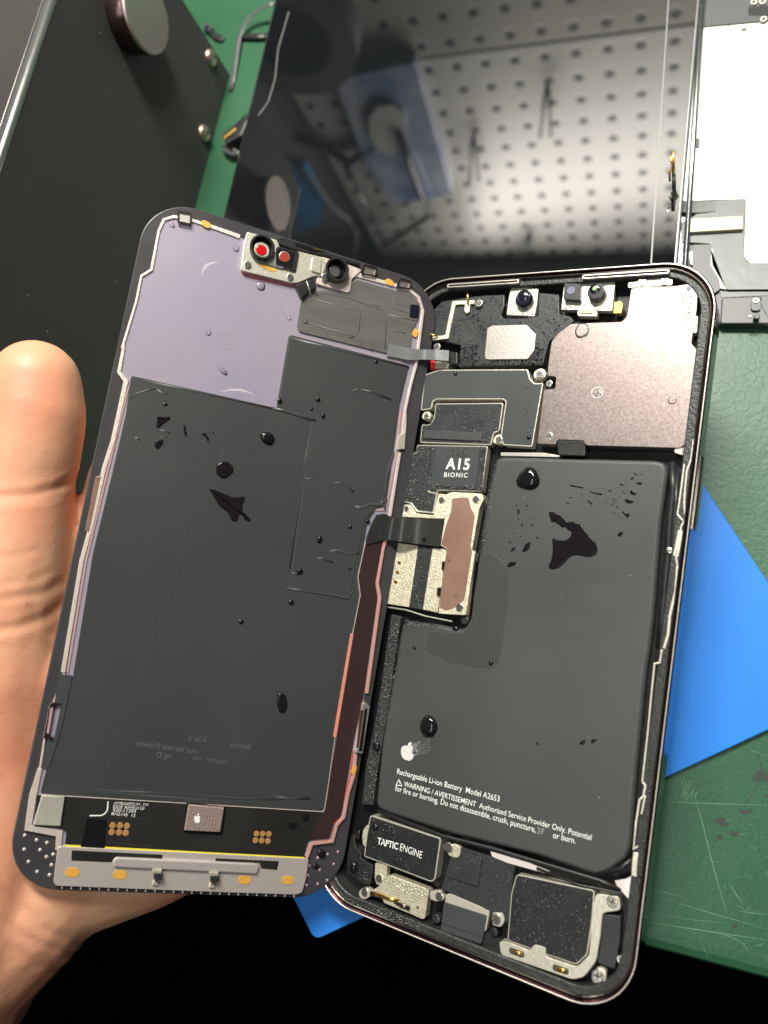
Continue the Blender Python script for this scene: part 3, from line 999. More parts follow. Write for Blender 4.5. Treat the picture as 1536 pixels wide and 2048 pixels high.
wtube('grey_cable', [(575, 310), (625, 360), (665, 415), (700, 440), (715, 470), (705, 530)], 2.5, 'greypl', 'grey cable hanging in a curve on the pegboard', 'cable', WALL_Y - 24)
tw_lab = ['leftmost of the tweezers hanging on the mirrored pegboard', 'middle one of the tweezers hanging on the mirrored pegboard', 'rightmost and highest of the tweezers on the mirrored pegboard']
for i, (a, b) in enumerate([(((1060), 455), ((1035), 512)), ((948, 262), (952, 340)), ((1096, 160), (1094, 250))]):
    ax_, az_ = refl(a); bx2, bz2 = refl(b)
    mb = MB()
    mb.tube([(ax_, WALL_Y - 4, az_), (ax_ - 2, WALL_Y - 12, az_ + 6), (bx2 - 5, WALL_Y - 14, bz2)], 1.6, 0, 6)
    mb.tube([(ax_, WALL_Y - 4, az_), (ax_ + 2, WALL_Y - 12, az_ + 6), (bx2 + 5, WALL_Y - 14, bz2)], 1.6, 0, 6)
    tag(mb.build('tweezers', 'black', None, (ax_, WALL_Y - 4, az_), FT), tw_lab[i], 'tweezers', 'tweezers hanging on the pegboard')
# round lamp head, top left of the mirror image
lx, lz = refl((585, 60), WALL_Y - 60)
lr = abs(refl((722, 70), WALL_Y - 60)[0] - lx)
lh = root('round_lamp', FT, (lx, WALL_Y, lz), 'big dark round magnifier lamp head mirrored at the top of the tablet', 'lamp')
mb = MB()
n = 48
v = [(lx + r * math.cos(2 * math.pi * i / n), y, lz + r * math.sin(2 * math.pi * i / n)) for r, y in ((lr, WALL_Y - 50), (lr, WALL_Y - 72), (lr * .62, WALL_Y - 72), (lr * .62, WALL_Y - 50)) for i in range(n)]
f = [(k * n + i, k * n + (i + 1) % n, ((k + 1) % 4) * n + (i + 1) % n, ((k + 1) % 4) * n + i) for k in range(4) for i in range(n)]
mb.add(v, f, 0, False).build('ring', 'box', lh)
v = [(lx + r * math.cos(2 * math.pi * i / n), y, lz + r * math.sin(2 * math.pi * i / n)) for r, y in ((lr * .618, WALL_Y - 64), (lr * .618, WALL_Y - 60)) for i in range(n)]
MB().add(v, [tuple(range(n)), tuple(range(n, 2 * n))[::-1]] + [(i, n + i, n + (i + 1) % n, (i + 1) % n) for i in range(n)]).build('lens', 'void', lh)
MB().tube([(lx, WALL_Y + 2, lz + lr), (lx, WALL_Y - 60, lz + lr * .9)], 5, 0, 8).build('arm', 'box', lh)
tag(MB().box((60, WALL_Y - 30, tz + 60), 1000, 90, 115).build('wall_cabinet', mat('dark_cabinet', (.15, .15, .155), .5, 0, [('noise', 60, .2)]), None, (60, WALL_Y - 30, tz + 2), FT), 'dark wall cabinet over the pegboard, mirrored at the near end of the tablet', 'cabinet')


# ------------------------------------------------------------------ PHONE HOUSING
ph = root('opened_phone', FH, (0, 0, -7.6), 'opened phone body with battery and boards bare and wet, lying on the blue sheet', 'phone')
OUT = rrect(78.1, 160.8, 12.6, 12)
IN = rrect(76.3, 159.0, 11.8, 12)
body = MB().ring(OUT, IN, -7.3, -.12, 0, .35).build('side_band', 'side', ph)
MB().ring(rrect(77.7, 160.4, 12.4, 12), rrect(77.0, 159.7, 12.1, 12), -.3, .06, 0, .12).build('rim', 'rim', ph)
MB().prism(rrect(77.3, 160, 12.3, 12), -7.6, -7.0, .2).build('back_glass', 'black', ph)
MB().ring(IN, rrect(71.2, 154.6, 9.2, 12), -6.9, -1.25, 0, .25).build('gasket', 'gasket', ph)
MB().ring(rrect(76.3, 159.0, 11.8, 12), rrect(75.0, 157.7, 11.2, 12), -2, -.55, 0, .2).build('inner_lip', 'frame', ph)
MB().prism(rrect(71.2, 154.6, 9.2, 12), -6.9, -5.2, 0).build('tray', 'void', ph)


def vloc(p):
    return FH.loc(p, -3)[1]


for nm, y0, y1 in (('side_button', 915, 1060),):
    a, b = vloc((1409, y0)), vloc((1396, y1))
    MB().box((39.05 + .3, (a + b) / 2, -3.6), .9, abs(a - b), 2.8).build(nm, 'frame', ph)
for p, w in (((1442, 655), 1.4),):
    MB().box((39.07, vloc(p), -3.7), .16, w, 6.9).build('antenna_break', 'black', ph)
for u in (-20, 24):
    MB().box((u, 80.41, -3.7), 1.4, .16, 6.9).build('antenna_break', 'black', ph)
    MB().box((u, -80.41, -3.7), 1.4, .16, 6.9).build('antenna_break', 'black', ph)
for u in (-6, 6):
    MB().ring(rrect(.01 + 20, 1.0, .4, 4, (u * 3, 78.3)), rrect(19.2, .5, .2, 4, (u * 3, 78.3)), -1, -.4, 0, .05).build('seal_slot', 'rim', ph)

# speaker module, top left
mod = part('speaker_module', ph, 'black_soft', zU((100, 500), (100, 330), (170, 290), (235, 228), (420, 198), (540, 185), (690, 178), (690, 260), (664, 338), (692, 354), (850, 350), (932, 338), (942, 165), (1090, 178), (1092, 325), (1168, 335), (1200, 370), (1120, 460), (1020, 520), (990, 620), (972, 695), (350, 708), (372, 550), (240, 520)), -5.2, -2.5, .5, .25)
part('pad', mod, 'steel_soft', zU((545, 640), (565, 425), (600, 405), (850, 400), (918, 470), (908, 590), (858, 652), (560, 655)), -2.6, -2.2, .3, .08)
for pts, w in [([(490, 705), (500, 545), (375, 535)], .25), ([(860, 350), (1040, 500), (1110, 460)], .5), ([(180, 300), (270, 305)], .25), ([(330, 370), (470, 350), (560, 390), (545, 640)], .2)]:
    MB().prism(ribbon(P(mod, zU(*pts), -2.45), w), -2.55, -2.38, .03).build('rib', 'black_soft', mod)
beads(mod, zU((230, 240), (690, 185), (650, 360), (850, 370), (1180, 350), (1000, 500), (960, 690), (360, 700), (380, 540), (180, 500), (170, 330)), -2.48, 520, .05, .26, 'wet', seed=3, dens=.7)
beads(mod, zU((370, 560), (500, 550), (500, 700), (930, 560), (985, 580), (965, 690), (360, 700)), -2.48, 260, .08, .34, 'wet', seed=4)
# antenna bracket
br = MB().prism(ribbon(P(ph, zU((470, 235), (440, 235), (320, 240), (268, 488), (165, 500)), -1.9), 1.05), -2.6, -1.9, .08).build('antenna_bracket', 'steel_mesh', ph)
MB().prism(rnd(P(ph, zU((400, 230), (440, 230), (435, 300), (415, 322), (398, 300)), -1.8), .5), -2.4, -1.8, .08).build('tab', 'steel_mesh', br)
for a, b in (((422, 175), (424, 250)), ((142, 470), (205, 482))):
    qa, qb = P(ph, zU(a), -.6)[0] + (-.6,), P(ph, zU(b), -1.5)[0] + (-1.5,)
    MB().tube([qa, qb], .26, 0, 8).build('gold_pin', 'gold', br)
screw(ph, zU((502, 242))[0], -1.7, 1.05)
screw(ph, zU((195, 560))[0], -1.9, .95)
# front camera
cm = part('selfie_camera', ph, 'steel', zU((705, 328), (720, 210), (742, 118), (938, 135), (925, 260), (910, 340)), -4, -2.3, .3, .1)
cyl(cm, zU((828, 205))[0], -2.4, -.5, 2.3, 'lens', 'barrel', .9, 40)
c = P(ph, zU((830, 190)), -.4)[0]
MB().dome(circ(c, 1.45, 28), -.6, .5).build('lens', 'lens', cm)
MB().ring(circ(c, 1.75, 28), circ(c, 1.5, 28), -.7, -.42, 0, .06).build('lens_ring', 'barrel', cm)
beads(cm, zU((712, 325), (735, 250), (760, 290), (900, 290), (905, 335)), -2.29, 40, .08, .25, 'fog', seed=8)
# face sensor module
fm = part('face_sensor', ph, 'steel', zU((1105, 290), (1130, 70), (1500, 78), (1478, 300)), -4, -2.3, .3, .1)
sq = part('projector', fm, 'black', zU((1122, 215), (1130, 95), (1250, 98), (1245, 222)), -2.4, -.9, .3, .12)
cyl(sq, zU((1177, 148))[0], -1.0, -.82, 1.0, 'lens_in', 'window', .05)
cb = cyl(fm, zU((1362, 155))[0], -2.4, -.5, 2.15, 'barrel', 'camera_barrel', .35, 40)
c = P(ph, zU((1352, 138)), -.45)[0]
MB().dome(circ(c, 1.25, 28), -.5, .3).build('lens', 'lens', cb)
MB().prism(circ(c, .5, 20), -.22, -.17, 0).build('lens_core', 'green_in', cb)
part('small_connector', ph, 'steel', zU((1222, 300), (1262, 286), (1370, 300), (1368, 340), (1226, 336)), -4, -2.2, .3, .1)
part('connector_top', ph, 'beige', zU((1250, 292), (1335, 290), (1330, 316), (1245, 318)), -2.3, -1.9, .2, .05)
beads(fm, zU((1110, 285), (1120, 230), (1470, 240), (1470, 295)), -2.29, 60, .08, .28, 'fog', seed=9)
part('gold_flex', ph, 'gold', zU((1492, 235), (1536, 225), (1560, 250), (1545, 318), (1485, 318)), -4, -2.4, .2, .1)
part('strip', ph, 'steel', zE((1030, 130), (1075, 125), (1080, 105), (1240, 112), (1240, 142), (1100, 150), (1030, 155)), -3, -1.8, .4)
screw(ph, zE((1097, 125))[0], -1.5, 1.0)
screw(ph, zE((1203, 122))[0], -1.5, 1.0)

# camera cover plate
cp = part('camera_plate', ph, 'plate', zE((1045, 158), (1090, 150), (1240, 148), (1290, 140), (1345, 135), (1360, 165), (1355, 260), (1335, 380), (1330, 420), (1350, 440), (1358, 470), (1345, 590), (1330, 700), (1320, 860), (1300, 895), (1275, 912), (1100, 907), (830, 900), (825, 878), (695, 872), (690, 895), (600, 893), (632, 635), (685, 632), (690, 575), (648, 572), (655, 500), (668, 410), (700, 370), (760, 325), (860, 320), (1000, 315), (1025, 290), (1035, 220)), -4.5, -1.5, .5, .12)
MB().ring(*[circ(P(ph, zE((885, 650)), -1.45)[0], r, 28) for r in (1.45, 1.15)], -1.55, -1.42, 0, .05).build('dimple_ring', 'steel_soft', cp)
screw(cp, zE((887, 652))[0], -1.35, .75)
MB().ring(*[circ(P(ph, zE((657, 855)), -1.45)[0], r, 28) for r in (1.05, .9)], -1.55, -1.44, 0, .04).build('dimple_ring', 'steel_soft', cp)
screw(cp, zE((657, 855))[0], -1.35, .85)
screw(ph, zE((657, 607))[0], -2.0, .85)
screw(ph, zE((1307, 920))[0], -1.5, 1.0)
part('tab', ph, 'steel', zE((1250, 915), (1290, 910), (1330, 890), (1335, 925), (1290, 945), (1250, 935)), -3, -1.9, .4)
cyl(cp, zE((1318, 156))[0], -1.55, -1.35, .55, 'lens_in', 'rivet')
part('side_clip', ph, 'steel', zE((1335, 300), (1350, 285), (1360, 290), (1355, 365), (1335, 370)), -4, -2, .2)
beads(cp, zE((1280, 160), (1340, 155), (1335, 260), (1315, 400), (1295, 260)), -1.49, 130, .06, .2, 'fog', seed=11)
part('flex_over', ph, 'black', zE((693, 874), (828, 880), (828, 950), (700, 945)), -4.5, -1.2, .5, .2)
# L-shaped cover
lc = plated('board_cover', ph, zE((70, 565), (140, 542), (557, 540), (567, 585), (590, 607), (630, 603), (578, 906), (440, 898), (428, 858), (452, 692), (440, 682), (125, 682), (108, 692), (102, 727), (50, 735)), -4.5, -1.9)
for p, r in ((zE((613, 562))[0], 1.15), (zE((78, 760))[0], .95), (zE((420, 872))[0], 1.1)):
    c = P(ph, [p], -2.0)[0]
    MB().prism(blob(c, r * 1.35, r * 1.25, 0, .08, 20, 3), -4, -2.0, .15).build('screw_tab', 'steel_mesh', lc)
    screw(lc, p, -1.6, r * .82)
beads(lc, zE((540, 620), (590, 620), (560, 880), (440, 880), (450, 820), (520, 850)), -1.82, 60, .04, .16, seed=14, dens=1.1)

# processor boards
b1 = plated('upper_shield', ph, zF((480, 245), (975, 240), (948, 442), (905, 462), (885, 550), (365, 530), (380, 398), (440, 400), (468, 350)), -4.5, -2.1, .25, film='black_soft')
beads(b1, zF((490, 255), (965, 250), (940, 440), (890, 460), (870, 540), (375, 520), (390, 405), (470, 380)), -2.02, 520, .05, .24, seed=15, dens=1.3)
part('adhesive_bar', b1, 'cover', zF((398, 438), (822, 460), (812, 520), (385, 500)), -2.1, -1.65, .2, .15)
b2 = plated('processor_shield', ph, zF((345, 548), (862, 558), (818, 890), (495, 880), (462, 1045), (345, 1032), (300, 975), (245, 965), (270, 640), (338, 600)), -4.5, -2.1, .22, film='black_soft')
part('chip_label', b2, 'cover', zF((480, 560), (800, 570), (770, 860), (440, 850)), -2.05, -1.9, .6, .06)
beads(b2, zF((350, 560), (480, 560), (445, 850), (480, 870), (455, 1035), (350, 1025), (260, 955), (285, 640)), -2.02, 620, .06, .26, seed=16)
beads(b2, zF((560, 565), (720, 570), (715, 640), (570, 640)), -1.89, 120, .05, .2, seed=17)
beads(b2, zF((450, 830), (800, 850), (812, 560), (850, 565), (818, 885), (440, 865)), -1.89, 260, .06, .26, seed=18)
text(b2, 'A15', zF((552, 722))[0], zF((724, 729))[0], -1.88, 'white', bold=.022, ys=1.1, track=1.12, name='lettering')
text(b2, 'BIONIC', zF((541, 781))[0], zF((713, 786))[0], -1.88, 'white', bold=.004, track=1.25, name='lettering')
MB().prism(ribbon(P(ph, zF((425, 880), (432, 893), (488, 905), (462, 1045), (345, 1035), (300, 975), (262, 965)), -1.9), .3), -3, -1.9, .08).build('shield_edge', 'steel', b2)
b3 = part('left_shield', ph, 'steel_mesh', zF((235, 985), (300, 985), (340, 1048), (462, 1062), (502, 905), (560, 910), (545, 1090), (225, 1075)), -4.5, -2.3, .3, .1)
screw(b3, zF((525, 950))[0], -2.0, .85); screw(b3, zF((268, 1012))[0], -2.0, .75)
b4 = part('right_shield', ph, 'steel_mesh', zF((560, 905), (600, 892), (820, 905), (832, 945), (800, 1010), (745, 1320), (770, 1330), (700, 1795), (498, 1782), (562, 1310), (515, 1285), (545, 1080), (550, 990)), -4.5, -1.9, .4, .12)
part('copper_film', b4, 'copper', zF((600, 938), (720, 930), (738, 1010), (768, 1060), (735, 1290), (748, 1320), (690, 1680), (620, 1740), (560, 1760), (508, 1740), (565, 1300), (520, 1278), (560, 1120), (592, 1040)), -1.95, -1.83, .6, .03)
screw(b4, zF((775, 945))[0], -1.6, .95); screw(b4, zF((655, 1738))[0], -1.6, 1.0)
mg1 = part('mesh_shield', ph, 'steel_mesh', zF((190, 1262), (352, 1285), (285, 1735), (120, 1710)), -4.5, -2.5, .2, .08)
part('mesh_shield', ph, 'steel_mesh', zF((458, 1300), (560, 1312), (495, 1775), (385, 1752)), -4.5, -2.5, .2, .08)
bd = part('black_band', ph, 'black_soft', zF((352, 1285), (458, 1298), (385, 1755), (285, 1737)), -4.5, -2.35, .2, .08)
beads(bd, zF((352, 1290), (455, 1300), (385, 1750), (290, 1735)), -2.34, 200, .06, .24, seed=21, dens=1.2)
for p in ((215, 1410), (203, 1480), (190, 1550)):
    pill(mg1, zF(p)[0], -2.45, .55, .35, 0, 'gold', 'gold_contact', .15)
for p in ((540, 1430), (505, 1620)):
    part('clip', ph, 'chrome', zF((p[0] - 14, p[1] - 30), (p[0] + 14, p[1] - 28), (p[0] + 8, p[1] + 34), (p[0] - 18, p[1] + 30)), -3, -1.95, .1)
MB().prism(ribbon(P(ph, zF((130, 1735), (260, 1755), (400, 1800), (600, 1840)), -3), .35), -3.5, -3, .08).build('frame_edge', 'rim', ph)
MB().prism(ribbon(P(ph, zF((770, 1330), (742, 1560), (720, 1780), (715, 1840)), -3), .8), -4.5, -3, .1).build('frame_edge', 'chrome', ph)
MB().prism(circ(P(ph, zF((690, 1832)), -2.7)[0], 1.1, 20), -4.5, -2.7, .3).build('corner_post', 'black', ph)

# battery
bat_px = [(988, 930), (992, 918), (1004, 913), (1312, 920), (1330, 925), (1336, 942), (1322, 1044), (1309, 1215), (1300, 1297), (1293, 1336), (1275, 1519), (1261, 1694), (1252, 1718), (1215, 1745), (1192, 1752), (1073, 1711), (904, 1669), (777, 1628), (756, 1618), (751, 1606), (763, 1486), (780, 1387), (802, 1255), (812, 1241), (879, 1249), (925, 1260), (940, 1240), (945, 1191), (959, 1109), (972, 1000)]
bq = rnd(P(ph, bat_px, -1.8), 1.6, 5)
bat = MB().prism(bq, -5.3, -1.8, 1.0, 0, 6).build('battery', 'battery', ph)
for p_ in bat.data.polygons: p_.use_smooth = False
part('tape', bat, 'tape', [(960, 1108), (985, 1108), (1003, 1120), (1015, 1140), (1015, 1200), (1003, 1300), (995, 1328), (980, 1338), (900, 1325), (850, 1300), (860, 1262), (925, 1268), (944, 1245), (950, 1190)], -1.82, -1.74, 1.2, .05)
HB = -1.77
for s, a, b in [('Rechargeable Li-ion Battery  Model A2653', (108, 536), (763, 716)), ('WARNING / AVERTISSEMENT  Authorized Service Provider Only. Potential', (152, 616), (1352, 962)),
                ('for fire or burning. Do not disassemble, crush, puncture, ', (95, 644), (995, 912)), ('or burn.', (1106, 945), (1250, 984))]:
    text(bat, s, zR(a)[0], zR(b)[0], HB, 'white', bold=.002, ys=1.2, name='lettering')
text(bat, '2F', zR((1003, 916))[0], zR((1050, 928))[0], HB, 'grey_print', name='smeared_lettering')
q = P(ph, zR((122, 572), (140, 614), (102, 608)), HB)
MB().prism(ribbon(q + [q[0]], .17), HB - .02, HB + .01, 0).build('warning_sign', 'white', bat)
text(bat, '!', zR((121, 606))[0], zR((125, 607))[0], HB, 'white', name='lettering')
logo = [(135, 400), (134, 380), (142, 362), (158, 354), (172, 358), (180, 350), (200, 352), (212, 366), (206, 384), (206, 404), (216, 424), (210, 440), (194, 450), (182, 455), (172, 448), (158, 446), (146, 434), (138, 420)]
MB().prism(rnd(P(ph, zR(*logo), HB), .3), HB - .02, HB + .015, 0).build('fruit_emblem', mat('chalky_white', (.62, .62, .58), .6, 0, None, (900, .4, (.4, .4, .38))), bat)
MB().prism(rnd(P(ph, zR((178, 350), (184, 338), (204, 334), (200, 348), (190, 354)), HB), .2), HB - .02, HB + .012, 0).build('fruit_emblem', 'white', bat)
rs = random.Random(4)
mb = MB()
for k in range(150):
    t = rs.random() ** 1.3
    s = rs.uniform(-1, 1)
    x, y = 205 + t * 115 + rs.uniform(-4, 4), 392 - t * 45 + s * (38 + 14 * t)
    L = rs.uniform(3, 14) * (1.2 - t)
    q = P(ph, zR((x, y), (x + L * .8, y - L)), HB)
    mb.prism(ribbon(q, rs.uniform(.03, .1)), HB - .02, HB + .012, 0)
mb.build('emblem_smear', 'grey_print', bat)
beads(bat, zN((960, 175), (1260, 215), (1250, 260), (1000, 240), (930, 300), (850, 800), (810, 1100), (790, 1100), (860, 500)), -1.8, 170, .06, .22, seed=31)
beads(bat, [(990, 925), (1000, 930), (985, 1000), (965, 1110), (958, 1110), (972, 1000)], -1.85, 160, .06, .24, seed=32)

# left gasket strip beside battery, bottom parts
gs = part('battery_strip', ph, 'gasket', zN((830, 130), (918, 150), (850, 620), (800, 1000), (730, 1400), (690, 1640), (668, 1870), (560, 1860), (600, 1500), (720, 900)), -5.2, -2.4, .4, .2)
beads(gs, zN((835, 140), (910, 155), (800, 1000), (735, 1300), (665, 1860), (590, 1850), (620, 1500), (720, 900)), -2.39, 620, .08, .28, seed=33)
te = plated('haptic_motor', ph, zW((330, 285), (350, 278), (1098, 525), (1105, 560), (1045, 985), (1000, 1010), (262, 728), (290, 500)), -5, -1.9, .3, film='black', r=.5)
te.children[0]['label'] = 'black label film of the haptic motor'
text(te, 'TAPTIC', zW((408, 590))[0], zW((634, 655))[0], -1.8, 'white', bold=.02, ys=1.25, name='lettering')
text(te, 'ENGINE', zW((655, 658))[0], zW((893, 752))[0], -1.8, 'white', bold=.0, ys=1.35, name='lettering')
beads(te, zW((340, 300), (1060, 560), (1010, 980), (275, 720)), -1.83, 110, .06, .26, seed=34, dens=1.0)
part('weld_disc', ph, 'steel_mesh', zW((300, 380), (325, 400), (300, 500), (280, 620), (255, 610), (240, 520), (255, 430)), -4, -2.3, 1)
part('left_antenna', ph, 'black', zW((120, 490), (160, 495), (170, 620), (240, 690), (230, 750), (365, 830), (350, 960), (330, 1040), (250, 1040), (80, 920), (70, 760)), -5, -2.5, .5, .3)
beads(ph, zW((210, 790), (360, 840), (340, 1030), (210, 980)), -2.49, 60, .06, .22, seed=35)
part('contact_clip', ph, 'chrome', zW((150, 430), (215, 440), (200, 540), (150, 530)), -4, -3, .2)
tabb = part('motor_tab', ph, 'steel_mesh', zW((385, 795), (520, 828), (510, 900), (505, 990), (480, 1040), (400, 1040), (378, 960)), -4, -2.2, .5, .1)
screw(tabb, zW((428, 972))[0], -1.9, .95)
usb = part('port_bracket', ph, 'steel_mesh', zW((505, 950), (560, 935), (960, 1085), (975, 1110), (930, 1410), (905, 1420), (480, 1240), (462, 1190), (340, 1160), (320, 1120), (420, 1060)), -4.4, -1.9, .4, .15)
part('left_lug', usb, 'steel', zW((200, 1120), (250, 1070), (310, 1075), (345, 1110), (330, 1170), (270, 1205), (215, 1180)), -3.4, -2.0, 1, .1)
screw(usb, zW((268, 1122))[0], -1.7, .95)
MB().tube([P(ph, zW(p), -1.7)[0] + (h,) for p, h in (((330, 1130), -1.7), ((450, 1150), -1.4), ((540, 1190), -1.5), ((650, 1220), -1.7))], .45, 0, 8, .15).build('spring_contact', 'gold', usb)
MB().tube([P(ph, zW(p), -1.7)[0] + (h,) for p, h in (((590, 1220), -1.8), ((680, 1260), -1.3), ((770, 1300), -1.5))], .5, 0, 8, .15).build('spring_contact', 'chrome', usb)
cyl(usb, zW((852, 1290))[0], -1.95, -1.87, .3, 'screw_slot', 'hole', 0)
part('right_lug', usb, 'steel', zW((985, 1110), (1090, 1100), (1150, 1170), (1130, 1215), (1060, 1225), (985, 1200)), -3.4, -2.1, .6, .1)
screw(usb, zW((1085, 1168))[0], -1.8, .95)
screw(ph, zW((1185, 628))[0], -1.6, 1.15)
part('motor_lug', ph, 'steel_mesh', zW((1230, 580), (1330, 625), (1310, 740), (1240, 745), (1170, 700)), -3.4, -2.0, .8, .1)
cf = part('charging_flex', ph, 'black_soft', zG((590, 395), (600, 375), (650, 345), (900, 425), (890, 470), (865, 700), (740, 625), (550, 540), (565, 480)), -4.5, -2.3, .4, .12)
MB().prism(ribbon(P(ph, zG((570, 480), (725, 530), (745, 400)), -2.25), .15), -2.4, -2.2, 0).build('flex_edge', 'void', cf)
beads(cf, zG((595, 390), (650, 350), (890, 430), (870, 680), (560, 540)), -2.29, 260, .05, .22, seed=36, dens=.8)
ub = part('port_shell', ph, 'steel', zG((570, 565), (590, 560), (780, 640), (760, 740), (560, 690)), -4, -2.3, .4, .1)
part('port_cover', ub, 'cover', zG((562, 600), (765, 665), (752, 740), (738, 800), (545, 735)), -4, -2.05, .4, .12)
MB().prism(ribbon(P(ph, zG((552, 700), (745, 765)), -2.02), .25), -2.2, -1.98, .05).build('rib', 'black_soft', ub)
part('port_tongue', ph, 'black', zG((745, 730), (850, 790), (830, 840), (740, 815)), -5, -3.2, .4)
sl = part('screw_lug', ph, 'steel', zG((790, 650), (840, 650), (850, 690), (830, 720), (790, 710)), -3.4, -2.2, .6, .1)
screw(sl, zG((808, 682))[0], -1.8, 1.1)
cyl(ph, zW((1050, 1420))[0], -4.5, -2.6, 1.1, 'barrel', 'round_post', .5)
cyl(ph, zG((795, 745))[0], -4.5, -2.6, 1.1, 'black', 'round_post', .5)
# loudspeaker with its bracket
sp = plated('loudspeaker', ph, zG((905, 468), (1275, 545), (1262, 700), (1240, 850), (1190, 897), (1035, 845), (862, 782), (880, 560)), -5, -2.0, .22, film='black', r=.8)
beads(sp, zG((910, 480), (1265, 555), (1235, 845), (1190, 885), (875, 775)), -1.93, 420, .06, .24, seed=37)
MB().prism(ribbon(P(ph, zG((905, 470), (1255, 590)), -1.9), .001), -2.1, -1.95, 0)
sb = part('speaker_bracket', ph, 'steel', zG((1280, 560), (1390, 575), (1398, 640), (1312, 652), (1302, 760), (1282, 880), (1225, 955), (1170, 968), (830, 850), (822, 785), (868, 790), (970, 832), (985, 800), (1045, 815), (1042, 858), (1190, 908), (1248, 850), (1262, 640)), -4.2, -1.7, .8, .15)
for a, b in (((890, 835), (930, 850)), ((1095, 915), (1140, 930))):
    MB().tube([P(ph, zG(a), -1.4)[0] + (-1.6,), P(ph, zG(b), -1.4)[0] + (-1.3,)], .45, 0, 8, .2).build('spring_contact', 'gold', sb)
    q = P(ph, zG((a[0] - 20, a[1] - 8), (b[0] + 12, b[1] + 2)), -1.68)
    MB().prism(rnd(ribbon(q, 1.3), .6), -1.8, -1.67, 0).build('slot', 'screw_slot', sb)
screw(sb, zG((1357, 600))[0], -1.45, 1.2); screw(ph, zG((1288, 950))[0], -1.7, 1.25)
part('corner_lug', ph, 'steel', zG((1290, 905), (1330, 920), (1325, 985), (1270, 985), (1255, 950)), -3.5, -2.1, .8, .1)
part('black_block', ph, 'black_soft', zG((1312, 655), (1398, 668), (1395, 780), (1370, 920), (1288, 890), (1305, 770)), -4.5, -2.4, .5, .2)
screw(ph, zG((1395, 872))[0], -2.2, .8)
rs = random.Random(15)
mb = MB()
for cx0, cy0, ang0 in ((1190, 1165, 1.2), (1130, 1225, .9), (1030, 1310, .5)):
    for k in range(9):
        rr_ = 14 + k * 5.5
        q = P(ph, [(cx0 + rr_ * math.cos(ang0 + t) + 2 * math.sin(3 * t + k), cy0 + .7 * rr_ * math.sin(ang0 + t)) for t in np.linspace(-.9 + rs.uniform(0, .5), .9 - rs.uniform(0, .7), 9)], HB)
        mb.prism(ribbon(q, [.02] + [.07] * 7 + [.02]), HB - .04, HB - .015, 0)
mb.build('fingerprint', mat('grease_smudge', (.085, .086, .082), .5), bat)
dust(bat, 'dust', lambda rs: ((rs.uniform(-14, 28), rs.uniform(-62, 30), -1.79), (1, 0, 0), (0, 1, 0)), 60, .04, .16, 'dust', 6)
wt = MB().strip([P(ph, zG(p), h)[0] + (h,) for p, h in (((782, 362), -2.0), ((860, 385), -1.7), ((960, 415), -1.8), ((1060, 455), -2.2))],
                [P(ph, zG(p), h)[0] + (h,) for p, h in (((790, 385), -2.2), ((860, 415), -2.0), ((960, 442), -2.0), ((1040, 465), -2.4))], .3).build('pull_tab', 'pull', ph)
wt2 = MB().strip([P(ph, zG(p), h)[0] + (h,) for p, h in (((1370, 500), -2.2), ((1425, 490), -1.7), ((1460, 470), -2.0))],
                 [P(ph, zG(p), h)[0] + (h,) for p, h in (((1380, 525), -2.4), ((1430, 580), -1.9), ((1450, 590), -2.2))], .3).build('pull_tab', 'pull', ph)
# black adhesive folds round the battery and along its lower edge
for pts, w, h in [([(250, 170), (560, 290), (800, 350), (1100, 440), (1300, 500), (1400, 545)], .8, -2.3), ([(1000, 440), (1200, 520), (1400, 560), (1415, 600)], .5, -1.9), ([(1290, 470), (1400, 440), (1450, 400)], .9, -2.0)]:
    MB().tube([P(ph, zG(p), h)[0] + (h,) for p in pts], w * .6, 0, 8, w * .45).build('adhesive_fold', 'black', ph)
for pts, w, h in [([(715, 950), (720, 1100), (700, 1300), (690, 1500), (660, 1800), (640, 2040)], 1.3, -2.3), ([(745, 1000), (735, 1200), (720, 1400), (690, 1700)], .9, -2.0)]:
    MB().tube([P(ph, zJ(p), h)[0] + (h,) for p in pts], w * .6, 0, 8, w * .45).build('adhesive_fold', 'black', ph)
# side flex with bright edges
for pts, w in [([(840, 815), (825, 930), (800, 1000), (790, 1100), (785, 1180), (790, 1280), (765, 1330), (760, 1420), (735, 1490), (745, 1560)], .3), ([(785, 960), (770, 1080), (755, 1190), (745, 1255), (775, 1290)], .28),
               ([(745, 1560), (735, 1700), (700, 1850), (690, 1960), (665, 2040)], .45), ([(765, 1350), (735, 1500)], .9)]:
    MB().prism(ribbon(P(ph, zJ(*pts), -1.0), w if isinstance(w, list) else w * 1.3), -3, -1.0, .08).build('side_flex', 'steel', ph)
for pts, w in [([(612, 0), (600, 70), (572, 75), (556, 230), (535, 450), (505, 720)], .3), ([(505, 720), (522, 745), (510, 800), (490, 820), (470, 950), (457, 1090), (480, 1075)], .35), ([(655, 125), (630, 280), (615, 420), (590, 600), (583, 742)], [.5, 1.1, 1.1, 1.0, .5]),
               ([(470, 1110), (462, 1180), (460, 1240)], .8), ([(520, 800), (500, 900)], .3)]:
    MB().prism(ribbon(P(ph, zL(*pts), -1.0), w if isinstance(w, list) else w * 1.3), -3, -1.0, .08).build('side_flex', 'steel', ph)
cyl(ph, zJ((697, 1465))[0], -2.5, -1.3, .8, 'screw', 'loose_bead', .4)
part('white_wedge', ph, 'pull', zL((400, 1270), (455, 1232), (452, 1290), (430, 1370), (418, 1340)), -4, -2.2, .3)
part('gold_frame', ph, 'rim', zP((235, 95), (560, 98), (690, 118), (690, 132), (235, 122)), -4, -2.6, .2, .08)
beads(ph, zJ((880, 350), (900, 400), (860, 900), (835, 1100), (820, 1000), (840, 800)), -1.24, 160, .06, .26, seed=41)
